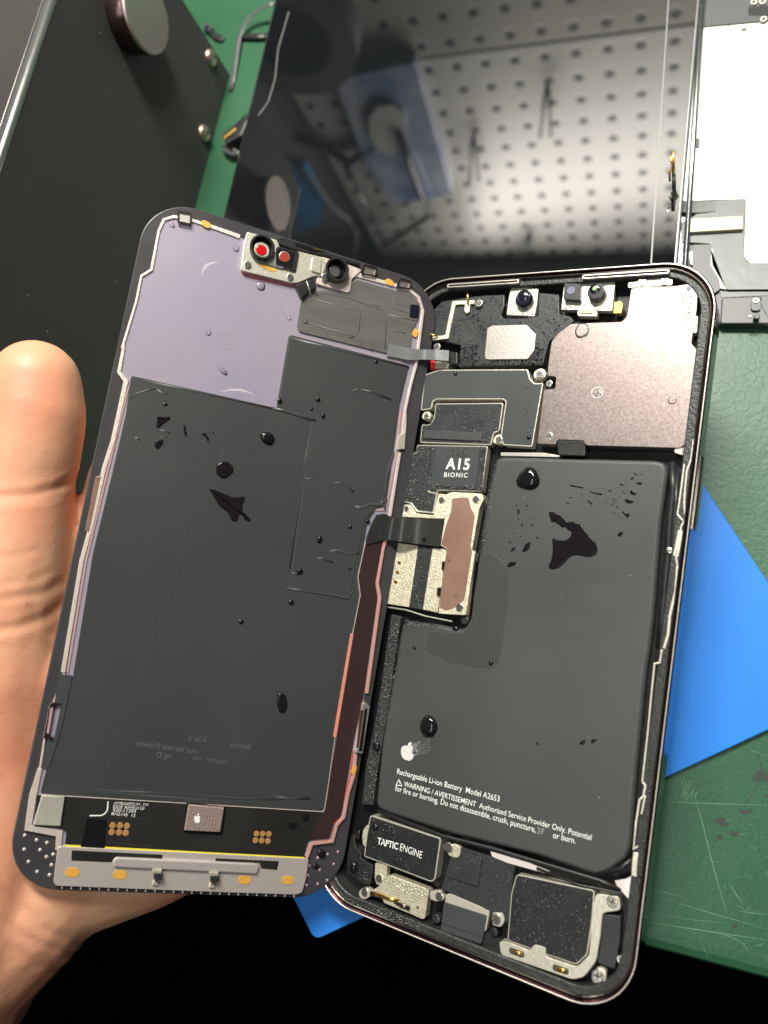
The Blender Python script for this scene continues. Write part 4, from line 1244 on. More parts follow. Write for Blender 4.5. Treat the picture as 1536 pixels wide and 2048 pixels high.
beads(ph, zW((60, 1150), (200, 1250), (480, 1290), (900, 1480), (880, 1540), (400, 1380), (60, 1210)), -1.24, 260, .06, .3, seed=42)
beads(ph, zL((540, 600), (560, 800), (500, 1300), (480, 1300), (520, 900)), -1.24, 110, .05, .22, seed=43)
beads(usb, zW((560, 950), (950, 1095), (930, 1200), (700, 1120), (520, 1010)), -1.89, 260, .06, .22, 'fog', seed=44)

# ------------------------------------------------------------------ SCREEN ASSEMBLY
sr = root('phone_screen', FS, (0, 0, -1.7), 'detached phone screen in the hand, its back of dark film and lavender panel facing up', 'phone screen')
MB().prism(rrect(76.2, 158.6, 11.4, 12), -1.7, -.35, .25, 0, 3).build('glass', 'glass_edge', sr)
INS = [(248, 690), (272, 605), (282, 552), (303, 540), (317, 462), (330, 440), (350, 434), (381, 441), (480, 474), (560, 520), (705, 548), (816, 580), (836, 597), (843, 622), (838, 662), (830, 724), (810, 812), (806, 849), (800, 898), (789, 956), (778, 1027), (766, 1088), (753, 1166), (757, 1195), (745, 1286), (730, 1387), (705, 1552), (694, 1585), (685, 1635), (670, 1648), (660, 1680), (620, 1686), (612, 1712), (118, 1698), (119, 1668), (60, 1654), (70, 1588), (84, 1537), (110, 1410), (132, 1347), (167, 1122), (212, 937), (247, 803), (255, 762), (240, 744)]
lav = MB().prism(rnd(P(sr, INS, -.1), .5), -.5, -.1, .05).build('lavender_backing', 'lavender', sr)
# bezel strips
def bez(z, pts, w, h=.25, m='bezel', name='bezel'):
    return MB().prism(ribbon(P(sr, z, h), w), -.4, h, .08).build(name, m, sr)


bz = bez([(244, 697), (272, 605), (282.8, 552), (303, 539.5), (317.7, 461.5), (328, 439), (348, 433), (381, 439), (430, 455), (480, 473)], 0, [.55, .5, .5, .6, .55, .6, .7, .75, .9, 1.0])
bez([(248, 690), (238, 744), (252, 762), (243, 803), (226, 880), (208, 937), (185, 1040), (163, 1122), (126, 1345)], 0, [.6, .8, 1.0, .95, .9, .9, .9, .9, .9])
bez([(258, 772), (248, 810), (216, 940), (172, 1122), (135, 1345)], 0, [.3, .5, .5, .5, .5], .12, 'pinkline', 'bezel_lining')
bez([(128, 1347), (106, 1410), (89.5, 1475), (80, 1537)], 0, .45)
bez([(80, 1537), (66, 1590), (56, 1656), (119, 1668), (116, 1700)], 0, [.9, 1.5, 1.3, 1.3, 1.1])
bez([(705, 546), (760, 562), (816, 577), (838, 595), (846, 622), (841, 662), (834, 724), (822, 770), (811, 820), (809, 849), (805, 898)], 0, [1.3, 1.0, .9, .8, .8, .75, .7, .65, .65, 1.1, 1.1])
bez([(800, 905), (792, 956), (781, 1027), (775, 1050)], 0, .75)
bez([(772, 1080), (767, 1095), (755, 1166), (760, 1195), (748, 1286), (734, 1387)], 0, .8, .25, 'salmonbez')
bez([(712, 1510), (708, 1552), (697, 1585), (688, 1635), (674, 1650), (665, 1683), (624, 1688), (614, 1716)], 0, .75, .25, 'salmonbez')
bez([(803, 820), (799, 849), (795, 900), (784, 956), (772, 1020), (750, 1020)], 0, .5, .1, 'pinkline', 'bezel_lining')
bez([(763, 1088), (748, 1166), (753, 1195), (740, 1286), (726, 1387)], 0, .35, .1, 'redline', 'bezel_lining')
bez([(706, 1500), (701, 1552), (690, 1590), (680, 1635), (668, 1648)], 0, .3, .1, 'redline', 'bezel_lining')
part('side_contact', sr, 'copper', zH((515, 845), (545, 840), (480, 1145), (458, 1135)), -.3, .3, .3)
part('side_contact', sr, 'steel', zM((975, 290), (1025, 262), (1005, 400), (955, 410)), -.3, .45, .2)
gc = part('gold_connector', sr, 'rim', zN((565, 940), (600, 932), (638, 970), (572, 1402), (508, 1392)), -.3, .9, .3, .2)
part('slot', gc, 'void', zN((590, 990), (615, 985), (565, 1380), (535, 1375)), .85, .93, .3, 0)
part('slot', gc, 'gold', zN((555, 1000), (580, 1000), (530, 1350), (515, 1345)), .85, .94, .3, 0)
pill(sr, (708, 1540), .25, .6, 1.1, -.15)

# graphite sheets
g1 = part('graphite_sheet', sr, 'graphite', [(262, 751), (553, 816), (578, 669), (818, 731), (799, 812), (787, 902), (772, 1012), (753, 1017), (735, 1044), (727, 1093), (714, 1154), (719, 1190), (705, 1264), (672, 1475), (647, 1622), (80, 1588), (87, 1560), (146, 1351), (186, 1104), (223, 952), (252, 825)], -.2, .12, .7, .08)
g2 = part('graphite_overlay', sr, 'graphite2', [(580, 671), (816, 733), (797, 812), (785, 902), (770, 1010), (750, 1016), (728, 1044), (712, 1120), (699, 1195), (577, 1176), (589, 1100), (624, 838), (556, 815)], .05, .24, .8, .1)
part('lower_overlay', sr, 'graphite', [(446, 897), (600, 905), (588, 1178), (699, 1200), (640, 1600), (196, 1578), (300, 1290)], .05, .155, 1, .03)


def wrinkle(pts, w=.3, h=.2, parent=None, m='graphite2'):
    q = [a + (h,) for a in P(sr, pts, h)]
    MB().tube(q, w, 0, 8, w * .22).build('crease', m, parent or g1)


wrinkle(zQ((1060, 195), (1150, 215), (1260, 250), (1370, 285)), .35, .22)
wrinkle(zQ((75, 125), (120, 95), (190, 72), (250, 62)), .25, .1)
wrinkle(zQ((250, 60), (300, 95), (340, 100)), .2, .1)
wrinkle(zD((1105, 935), (1140, 922), (1200, 940), (1300, 975)), .25, .24)
wrinkle(zD((1150, 925), (1215, 935), (1290, 968)), .2, .26)
wrinkle(zM((610, 875), (670, 885), (740, 855), (820, 860), (870, 830)), .4, .24)
wrinkle(zM((440, 680), (500, 680), (560, 715), (605, 755)), .25, .25)
wrinkle(zM((400, 1240), (480, 1235), (560, 1265), (650, 1245)), .35, .24)
wrinkle(zM((300, 1300), (360, 1300), (430, 1330)), .3, .24)
wrinkle(zM((870, 830), (860, 740), (880, 600), (930, 430)), .3, .22)
wrinkle(zM((830, 820), (860, 900), (870, 780)), .3, .22)
wrinkle(zM((200, 640), (260, 650), (300, 630)), .2, .24)
wrinkle(zM((240, 300), (200, 550), (150, 880), (80, 1380)), .16, .23)
wrinkle(zM((50, 1540), (200, 1565), (400, 1595), (560, 1625), (600, 1560)), .25, .22)
wrinkle(zM((90, 1420), (160, 1430)), .3, .24)
wrinkle(zK((390, 404), (700, 418), (1000, 440), (1260, 440)), .28, .1)
wrinkle(zK((400, 412), (900, 450), (1280, 468), (1300, 480)), .16, .1)
wrinkle(zK((1110, 430), (1180, 442), (1250, 432)), .3, .12)
wrinkle(zQ((100, 400), (140, 420)), .25, .1); wrinkle(zQ((260, 350), (320, 355), (350, 375)), .2, .1); wrinkle(zQ((270, 400), (330, 395)), .2, .1)
wrinkle(zI((510, 770), (640, 770), (700, 778)), .2, .1)
wrinkle(zD((800, 672), (1000, 722), (1385, 815)), .35, .2)
wrinkle(zD((50, 872), (300, 925), (730, 1020)), .25, .1)
MB().prism(ribbon(P(sr, zK((160, 422), (700, 455), (1305, 492), (1313, 480), (1355, 190)), .13), .16), .0, .19, .03).build('edge_line', 'bezel', g1)

dust(g1, 'dust', lambda rs: ((rs.uniform(-26, 20), rs.uniform(-55, 25), .13), (1, 0, 0), (0, 1, 0)), 50, .04, .15, 'dust', 7)
# maroon film on the right, salmon strip
mf = part('maroon_film', sr, 'maroon', [(745, 1046), (738, 1062), (729, 1093), (716, 1154), (721, 1190), (706, 1264), (674, 1475), (649, 1624), (620, 1680), (658, 1678), (668, 1645), (682, 1632), (690, 1585), (704, 1500), (728, 1387), (742, 1286), (755, 1195), (750, 1166), (765, 1088), (770, 1055)], -.15, .3, .6, .06)
MB().prism(ribbon(P(sr, [(738, 1062), (729, 1093), (716, 1154), (721, 1190), (706, 1264), (690, 1365)], .32), .13), .1, .35, .02).build('edge_line', 'bezel', mf)
part('salmon_strip', sr, 'salmon', zN((462, 303), (488, 306), (330, 1258), (302, 1246)), .1, .36, .3)

# brushed flex top right
bf = part('brushed_flex', sr, 'brush', zD((838, 615), (858, 485), (905, 470), (950, 438), (1085, 452), (1105, 400), (1130, 388), (1250, 422), (1400, 462), (1440, 505), (1438, 560), (1402, 640), (1395, 700), (1380, 775), (1280, 748), (850, 642)), -.2, .3, .6, .08)
for pts, w in [([(925, 465), (960, 450), (1100, 480), (1260, 540), (1275, 575), (1268, 730)], .28), ([(905, 480), (1150, 545), (1140, 640)], .22), ([(895, 600), (1120, 665), (1140, 640)], .22), ([(1310, 460), (1310, 530), (1430, 565)], .2), ([(1285, 560), (1420, 590)], .25), ([(1290, 630), (1370, 650)], .2), ([(1185, 500), (1240, 520)], .2)]:
    q = [a + (.3,) for a in P(sr, zD(*pts), .3)]
    MB().tube(q, w * .5, 0, 6, .1).build('emboss', 'brush', bf)
part('microchip', sr, 'lens', zD((1392, 508), (1436, 512), (1432, 575), (1388, 568)), .2, .6, .3, .1)

# camera bracket, top
red = part('red_glow_strip', sr, mat('red_glow_strip', (.40, .13, .17), .4), zT((130, 560), (120, 620), (240, 690), (600, 770), (780, 800), (760, 740), (200, 580)), -.2, -.04, .8, .02)  # thin strip paints the faint red glow beneath the bracket
cb1 = part('camera_bracket', sr, 'steel', zT((215, 140), (560, 235), (590, 330), (760, 372), (820, 372), (1100, 440), (1130, 500), (1110, 620), (1085, 655), (980, 665), (820, 738), (740, 746), (350, 650), (150, 602), (130, 570), (150, 400), (165, 280), (195, 160)), -.1, 1.1, .6, .15)
cb2 = part('camera_mount', sr, 'bezel', zT((1080, 430), (1440, 540), (1560, 590), (1440, 700), (1420, 840), (1388, 860), (1020, 752), (1040, 640)), -.1, .6, .6, .1)
r1 = tube_ring(cb1, zT((385, 315))[0], .5, 2.6, 3.05, 2.45, 'barrel', 'sensor_well')
cyl(r1, zT((385, 325))[0], .5, 1.3, 2.5, 'void', 'well_floor', .05)
cyl(r1, zT((375, 352))[0], 1.2, 1.42, 1.9, 'steel', 'silver_ring', .15)
cyl(r1, zT((372, 354))[0], 1.35, 1.6, 1.32, 'red', 'red_lens', .1)
wf = part('sensor_frame', cb1, 'barrel', zT((545, 320), (575, 308), (780, 370), (820, 378), (780, 600), (760, 612), (540, 545)), .8, 1.5, .4, .15)
part('sensor_pocket', wf, 'void', zT((565, 330), (770, 385), (735, 575), (548, 520)), 1.45, 1.54, .2, 0)
cyl(wf, zT((645, 435))[0], 1.4, 1.75, 1.4, 'steel_soft', 'silver_ring', .1)
cyl(wf, zT((643, 435))[0], 1.6, 1.85, 1.25, 'rust', 'rust_lens', .1)
part('grey_bar', cb1, 'cableg', zT((325, 462), (480, 495), (640, 550), (625, 580), (320, 490)), 1.0, 1.5, .3, .1)
part('yellow_label', cb1, 'amber', zT((352, 512), (545, 575), (532, 612), (480, 605), (350, 545)), 1.05, 1.2, .4, .02)
part('silver_pad', cb1, 'steel', zT((968, 440), (1080, 460), (1070, 625), (1050, 630), (955, 600)), 1.0, 1.5, .5, .15)
for p, r in (((210, 525), .9), ((712, 672), .85), ((1125, 672), .95)):
    screw(cb1, zT(p)[0], 1.45, r)
r2 = tube_ring(cb2, zT((1270, 580))[0], .3, 2.6, 3.1, 2.5, 'barrel', 'camera_well')
cyl(r2, zT((1260, 590))[0], .3, .9, 2.55, 'void', 'well_floor', .05)
cyl(r2, zT((1240, 608))[0], .8, 1.5, 1.65, 'barrel', 'lens_seat', .25)
cyl(r2, zT((1238, 612))[0], 1.4, 1.58, 1.25, 'greypl', 'lens', .05)
ep = part('earpiece', sr, 'black', zT((560, 200), (620, 205), (1100, 345), (1150, 385), (1540, 500), (1540, 540), (1120, 420), (1080, 415), (800, 360), (590, 290)), -.1, .8, .5, .2)
part('slot', ep, 'void', zT((770, 262), (1090, 352), (1085, 372), (980, 372), (775, 300)), .75, .95, .2, .03)
part('contact', ep, 'gold', zT((1000, 330), (1098, 354), (1095, 368), (1000, 345)), .9, 1.05, .1, .02)
for pts in (((775, 762), (890, 730), (942, 832), (850, 925)), ((905, 722), (1000, 700), (1032, 800), (945, 835))):
    part('flex_block', sr, 'cableb', zT(*pts), -.1, 1.5, .3, .25)
MB().tube([P(sr, zT(p), .8)[0] + (h,) for p, h in (((895, 730), 1.5), ((930, 830), 1.5), ((950, 880), .6), ((970, 880), .4))], .14, 0, 6).build('wire', 'steel', sr)
for pts in (((258, 50), (325, 62), (322, 122), (255, 108)), ((1165, 312), (1230, 330), (1222, 375), (1152, 362)), ((1338, 380), (1398, 395), (1388, 437), (1322, 425))):
    q = ccw(rnd(P(sr, zD(*pts), .8), .2, 2))
    cl = MB().ring(q, inset(q, .35), .6, .9, 0, .06).build('clip', 'chrome', sr)
    part('clip_floor', cl, 'steel_soft', zD(*[(a + 2, b + (12 if b < np.mean([c_[1] for c_ in pts]) else -2)) for a, b in pts]), .1, .45, .2)
for p, a in (((395, 118), -.2), ((1290, 401), -.2), ((1416, 648), 1.35)):
    pill(sr, zD(p)[0], .3, 1.15, .75, a + 0)

# bottom: driver film, chips, steel plate
bdv = part('driver_film', sr, 'board', zK((150, 424), (262, 430), (1305, 496), (1290, 600), (1245, 612), (1228, 672), (262, 634), (268, 575), (245, 560), (135, 550)), -.15, .2, .4, .05)
MB().prism(ribbon(P(sr, zK((262, 629), (1228, 680)), .25), .42), .0, .25, .05).build('yellow_edge', 'yellow', bdv)
part('black_patch', bdv, 'void', zK((350, 518), (432, 525), (424, 640), (325, 634)), .1, .3, .3, .02)
part('steel_pad', sr, 'steel', zK((168, 426), (262, 430), (244, 551), (134, 546)), .1, .8, .2, .15)
chh = part('chip_recess', bdv, 'void', zK((752, 455), (915, 470), (900, 588), (738, 578)), .1, .24, .6, .02)
chp = part('chip', bdv, 'chip', zK((762, 464), (907, 476), (890, 575), (745, 568)), .2, 1.0, .15, .15)
lg = [(785, 525), (784, 514), (791, 508), (797, 511), (803, 508), (810, 512), (806, 520), (809, 530), (802, 538), (796, 536), (790, 538)]
MB().prism(rnd(P(sr, zK(*lg), 1.01), .15), .98, 1.02, 0).build('fruit_emblem', 'white', chp)
MB().prism(rnd(P(sr, zK((797, 507), (799, 500), (805, 499), (803, 506)), 1.01), .1), .98, 1.02, 0).build('fruit_emblem', 'white', chp)
for i, (s, a, b) in enumerate([('AMB668ZL01_D1', (460, 462), (597, 470)), ('DOE REV0.0 LF', (457, 476), (583, 485)), ('920-11393', (455, 491), (548, 497)), ('BH2145  12', (450, 505), (546, 513))]):
    text(bdv, s, zK(a)[0], zK(b)[0], .21, 'white', name='lettering', bold=0, ys=.85)
MB().prism(ribbon(P(sr, zK((437, 450), (434, 485), (424, 500), (410, 507), (362, 508)), .22), .25), .15, .23, 0).build('printed_line', 'white', bdv)
for p in ((455, 548), (485, 548), (513, 550), (451, 575), (481, 576), (508, 578), (1037, 581), (1062, 582), (1087, 583), (1033, 608), (1058, 609), (1083, 611)):
    cyl(bdv, zK(p)[0], .1, .3, .68, 'amberdot', 'copper_dot', .05, 18)
for pts in ([(445, 455), (605, 470), (598, 522), (440, 515)], [(435, 530), (525, 536), (515, 622), (430, 618)], [(620, 465), (735, 472)], [(515, 624), (620, 630)]):
    q = P(sr, zK(*pts), .21)
    MB().prism(ribbon(q + ([q[0]] if len(q) > 2 else []), .1), .1, .225, 0).build('flex_outline', 'graphite', bdv)
for i, p in enumerate(((1237, 517), (1183, 550))):
    c = P(sr, zK(p), .22)[0]
    MB().prism(blob(c, 1.0, .9, 0, .2, 18, i), .1, .23, 0).build('dark_spot', 'void', bdv)
bp_ = part('bottom_plate', sr, 'bezelflat', zK((232, 640), (242, 632), (1248, 682), (1238, 760), (1222, 818), (1200, 828), (900, 818), (225, 792), (216, 776)), -.3, .45, .5, .12)
part('dark_window', bp_, 'board', zK((290, 648), (658, 666), (656, 690), (455, 690), (450, 697), (288, 690)), .4, .48, .2, .02)
part('dark_window', bp_, 'board', zK((872, 680), (1128, 692), (1120, 728), (1056, 722), (1050, 700), (870, 695)), .4, .48, .2, .02)
part('raised_bar', bp_, 'bezelflat', zK((455, 690), (470, 677), (1035, 703), (1050, 712), (1040, 745), (460, 717)), .4, 1.1, .5, .3)
for x, y in ((635, 728), (864, 738)):
    cl = part('clip', bp_, 'steel', zK((x - 20, y), (x + 20, y), (x + 18, y + 14), (x - 16, y + 14)), .4, 1.5, .2, .1)
    part('clip_block', cl, 'barrel', zK((x - 14, y + 15), (x + 24, y + 18), (x + 20, y + 42), (x - 14, y + 40)), .4, 1.9, .3, .2)
    part('clip_foot', cl, 'steel', zK((x - 16, y + 44), (x + 6, y + 46), (x + 4, y + 64), (x - 20, y + 62)), .4, .9, .3, .1)
for p in ((292, 737), (485, 746), (988, 767), (1163, 768)):
    pill(bp_, zK(p)[0], .46, 1.5, .95, -.05)
mb = MB()
for k in range(26):
    x = 250 + k * 37.5
    y = 792 + (x - 225) * .0365
    mb.prism(P(sr, zK((x, y), (x + 5, y), (x + 3, y + 11), (x - 2, y + 11)), .2), -.3, .25, .03)
mb.build('tooth_row', 'bezelflat', bp_)
for p in ((100, 588), (148, 607), (190, 618), (98, 645), (162, 647), (215, 665), (115, 695), (188, 675), (208, 708), (150, 735), (200, 748)):
    MB().dome(circ(P(sr, zK(p), -.3)[0], .42, 12), -.36, .2).build('solder_dot', 'bezelflat', sr)
for p in ((1367, 655), (1325, 665), (1285, 680), (1350, 705), (1293, 728), (1250, 712), (1323, 770), (1245, 750), (1285, 785), (1240, 790)):
    MB().dome(circ(P(sr, zK(p), -.3)[0], .42, 12), -.36, .2).build('solder_dot', 'pinkdot', sr)
sc_ = part('side_connector', sr, 'chrome', zI((272, 292), (290, 285), (335, 292), (330, 305), (295, 310), (262, 470), (290, 480), (288, 495), (235, 480)), -.3, .7, .2, .1)
part('side_slot', sc_, 'pinkline', zI((275, 320), (292, 315), (268, 460), (255, 455)), .6, .75, .1, .02)
part('side_tape', sr, 'cover', zI((330, 132), (398, 140), (340, 420), (268, 652), (222, 646), (255, 500), (296, 480), (335, 300), (296, 285)), -.2, .3, .4, .06)
# mirrored print rubbed off the battery
for s, a, b in [('A26 3', (835, 212), (762, 205)), ('ized Service Provide', (800, 258), (550, 225)), ('Battery', (1010, 240), (930, 228)), ('isassem   cru', (910, 298), (780, 280)), ('ng D', (690, 277), (630, 272))]:
    text(g1, s, zK(a)[0], zK(b)[0], .165, 'ghost', ys=1.0, mirror=True, name='transferred_print')


# ------------------------------------------------------------------ cables between the two halves (fixed to the screen)
def spt(p, frame, h):
    q = frame.loc(p, h)
    w = frame.world((q[0], q[1], h))
    return FS.to_local(w)


def bridge(name, top, bot, m, t=.22):
    A_ = [spt(p, f, h) for p, f, h in top]
    B_ = [spt(p, f, h) for p, f, h in bot]
    def sub(L):
        out = []
        for i in range(len(L) - 1):
            p0, p1, p2, p3 = [np.array(L[max(0, min(len(L) - 1, i + k))]) for k in (-1, 0, 1, 2)]
            for j in range(6):
                u = j / 6
                out.append(tuple(.5 * ((2 * p1) + (p2 - p0) * u + (2 * p0 - 5 * p1 + 4 * p2 - p3) * u * u + (3 * p1 - p0 - 3 * p2 + p3) * u ** 3)))
        out.append(tuple(L[-1]))
        return out
    return MB().strip(sub(A_), sub(B_), t).build(name, m, sr)


bridge('sensor_cable', [((778, 688), FS, .5), ((800, 692), FS, .6), ((822, 697), FS, .9), ((850, 699), FS, 1.4), ((870, 699), FH, 1.2), ((898, 701), FH, -.4)],
       [((774, 712), FS, .5), ((798, 716), FS, .6), ((818, 720), FS, .9), ((848, 719), FS, 1.2), ((870, 720), FH, .9), ((897, 722), FH, -.6)], 'cableg')
part('cable_plug', ph, 'black', zU((285, 600), (345, 600), (345, 690), (285, 690)), -4, -1.6, .3, .2)
part('red_seal', ph, 'redplastic', zU((148, 662), (180, 662), (176, 722), (146, 725)), -3.5, -2.2, .2, .1)
part('seal_lug', ph, 'steel', zU((184, 668), (270, 672), (285, 690), (270, 715), (180, 722)), -3.5, -2.2, .4, .15)
bridge('display_cable', [((752, 1030), FS, .6), ((770, 1028), FS, .8), ((786, 1035), FS, 1.3), ((806, 1036), FH, 1.0), ((840, 1037), FH, -1.0), ((886, 1038), FH, -1.6)],
       [((736, 1080), FS, .6), ((760, 1080), FS, .8), ((778, 1080), FS, 1.1), ((800, 1083), FH, .8), ((835, 1088), FH, -1.1), ((881, 1094), FH, -1.6)], 'cableb')
part('cable_pad', sr, 'cableb', zM((740, 1045), (775, 965), (810, 940), (880, 955), (880, 1140), (830, 1160), (700, 1190), (715, 1110)), .1, .62, .8, .15)

# ------------------------------------------------------------------ water
WS, WH = 'water drops on the back of the screen', 'water drops on the battery'
D_ = FS
hg, h2 = .12, .24
drop(D_, zQ((1030, 405))[0], hg, 1.95, 1.45, -.45, label='large oval water drop near the middle top of the dark sheet on the screen', group=WS, hh=.9)
puddle(D_, zQ((668, 640), (668, 605), (700, 575), (728, 566), (760, 572), (792, 610), (792, 640), (770, 662), (740, 686), (705, 684), (680, 665)), hg, 'round flat water drop right above the arrow-shaped puddle on the screen', WS, .35, .5, 'water_drop')
puddle(D_, zQ((620, 760), (650, 762), (790, 820), (870, 812), (876, 830), (855, 875), (857, 920), (880, 935), (915, 975), (908, 992), (860, 970), (855, 940), (830, 935), (822, 980), (800, 992), (772, 975), (752, 925), (690, 880)), hg, 'arrow-shaped dark puddle of water in the middle of the screen back', WS, .25, .3)
puddle(D_, zQ((262, 250), (290, 268), (345, 250), (355, 270), (315, 295), (270, 335), (252, 332)), hg, 'Y-shaped water spot near the upper left of the dark sheet', WS, .22, .2)
puddle(D_, zQ((245, 425), (300, 413), (304, 440), (265, 485), (240, 468)), hg, 'blocky water spot right below the Y-shaped one', WS, .22, .25)
puddle(D_, zQ((440, 315), (455, 312), (470, 390), (460, 398), (445, 370)), hg, 'thin upright water streak right of the Y-shaped spot', WS, .2, .2)
puddle(D_, zQ((567, 375), (600, 370), (608, 392), (625, 410), (612, 430), (598, 395), (570, 385)), hg, 'bent water streak between the upright streak and the large oval drop', WS, .2, .15)
drop(D_, zQ((315, 170))[0], hg, .65, .35, .1, label='small water drop above the Y-shaped spot', group=WS)
for z, p, r, ry, lab in [(zQ, (1114, 147), .6, .8, 'small drop at the lower corner of the lavender panel'), (zQ, (1382, 135), .65, .62, 'upper drop of the three close together on the screen'), (zQ, (1337, 202), .45, .45, 'left and smallest drop of the three close together on the screen'),
                      (zQ, (1418, 249), .62, .62, 'lower right drop of the three close together on the screen'), (zQ, (1393, 1112), .8, .9, 'round drop left of the display cable on the screen'), (zQ, (650, 367), .2, .2, 'tiny drop beside the bent water streak'),
                      (zM, (575, 1037), .55, .55, 'small drop between the round drop and the display cable pad'), (zM, (720, 995), .6, .55, 'drop touching the display cable pad'), (zM, (162, 1402), .75, .75, 'drop at the left end of the folded film patch'),
                      (zM, (572, 1378), .4, .4, 'small drop at the right end of the folded film patch'), (zM, (90, 1655), .75, .6, 'drop below the folded film patch on the screen'), (zD, (1225, 788), .55, .5, 'drop on the top edge of the right dark sheet')]:
    drop(D_, z(p)[0], h2, r, ry, label=lab, group=WS)
drop(D_, (482, 1243), hg, .65, .6, label='lone drop below the drop under the folded patch', group=WS)
puddle(D_, [(555, 1388), (563, 1384), (572, 1392), (575, 1412), (568, 1426), (558, 1424), (552, 1405)], hg, 'upright oval drop low on the screen back', WS, .5, .5, 'water_drop', 'wet')
for z, p, r, ry, lab in [(zD, (663, 420), 1.15, 1.15, 'clear drop right under the camera bracket'), (zD, (478, 835), 1.3, .55, 'long clear drop low on the lavender panel'), (zD, (542, 236), .75, .85, 'clear ring of water at the upper right of the lavender panel'),
                      (zD, (408, 645), .6, .8, 'faint clear drop left of the circle on the lavender panel'), (zD, (228, 122), .8, .5, 'clear drop in the top left corner of the lavender panel'), (zD, (800, 577), .5, .4, 'small clear drop at the right edge of the lavender panel')]:
    drop(D_, z(p)[0], -.1, r, ry, -.5 if ry < .6 else 0, 'water', lab, 'clear drops on the lavender panel', hh=.4)
for p, r, lab in (((880, 592), .75, 'largest drop on the brushed grey flex'), ((1100, 665), .6, 'drop at the middle lower edge of the brushed grey flex'), ((1150, 703), .5, 'left drop of the pair low on the brushed grey flex'), ((1203, 722), .55, 'right drop of the pair low on the brushed grey flex'), ((980, 658), .25, 'tiny drop on the lower edge of the brushed grey flex')):
    drop(D_, zD(p)[0], .3, r, r * .8, .6, 'water', lab, 'drops on the brushed grey flex', hh=.3)
lvr = P(sr, zD((488, 690)), -.09)[0]
MB().ring(circ(lvr, 1.95, 40), circ(lvr, 1.86, 40), -.12, -.07, 0, .01).build('circle_mark', 'pinkdot', lav)
mb = MB()
for pts, w in [([(370, 545), (405, 550), (440, 565), (480, 587), (520, 610)], .06), ([(375, 365), (382, 340), (398, 318), (425, 306), (458, 303)], [.1, .5, .7, .5, .1]), ([(745, 450), (775, 490), (792, 525), (800, 560)], .08), ([(470, 935), (510, 925), (560, 926), (600, 936), (630, 950)], [.1, .4, .6, .3, .1])]:
    mb.prism(ribbon(P(sr, zD(*pts), -.08), w), -.12, -.085, 0)
mb.build('scuff', mat('pale_scuff', (.45, .41, .46), .5), lav)
drop(D_, zK((1300, 660))[0], -.35, 1.2, 1.0, label='drop on the dotted lower right corner of the screen', group=WS, wob=.2, m='puddle')
drop(D_, zK((1277, 712))[0], -.35, .9, .7, label='smaller drop below the one on the dotted corner', group=WS, wob=.2, m='puddle')

Bf = FH
hb = -1.8
puddle(Bf, zP((355, 310), (375, 270), (410, 225), (450, 204), (495, 212), (520, 250), (538, 300), (535, 340), (510, 370), (470, 382), (400, 368), (360, 345)), hb, 'big domed water drop at the top of the battery', WH, .01, .5).hide_render
bpy.data.objects.remove(bpy.data.objects[[o.name for o in SC.objects if o.get('label') == 'big domed water drop at the top of the battery'][0]])
qq = rnd(P(FH, zP((355, 310), (375, 270), (410, 225), (450, 204), (495, 212), (520, 250), (538, 300), (535, 340), (510, 370), (470, 382), (400, 368), (360, 345)), hb), .8, 3)
cc = tuple(np.mean(np.array(qq), axis=0))
tag(MB().dome(qq, hb - .01, 1.5, 0, 10, .75).build('water_drop', 'wet', None, (cc[0], cc[1], hb), FH), 'big domed water drop at the top of the battery', 'water drop', WH)
qq = rnd(P(FH, zR((255, 225), (275, 175), (310, 155), (350, 175), (370, 225), (370, 260), (345, 295), (315, 307), (280, 290), (262, 260)), hb), .8, 3)
cc = tuple(np.mean(np.array(qq), axis=0))
tag(MB().dome(qq, hb - .01, 1.25, 0, 10, .75).build('water_drop', 'wet', None, (cc[0], cc[1], hb), FH), 'domed water drop just above the white fruit emblem on the battery', 'water drop', WH)
puddle(Bf, zP((602, 560), (620, 549), (700, 570), (725, 600), (750, 628), (800, 628), (850, 640), (890, 700), (960, 780), (985, 840), (970, 880), (930, 898), (880, 895), (820, 882), (780, 890), (720, 950), (680, 985), (620, 995), (600, 970), (625, 920), (635, 860), (632, 765), (645, 752), (680, 765), (730, 775), (775, 740), (780, 700), (745, 690), (735, 665), (705, 675), (690, 655), (650, 628), (625, 632)), hb, 'large C-shaped puddle in the upper middle of the battery', WH, .25, .4)
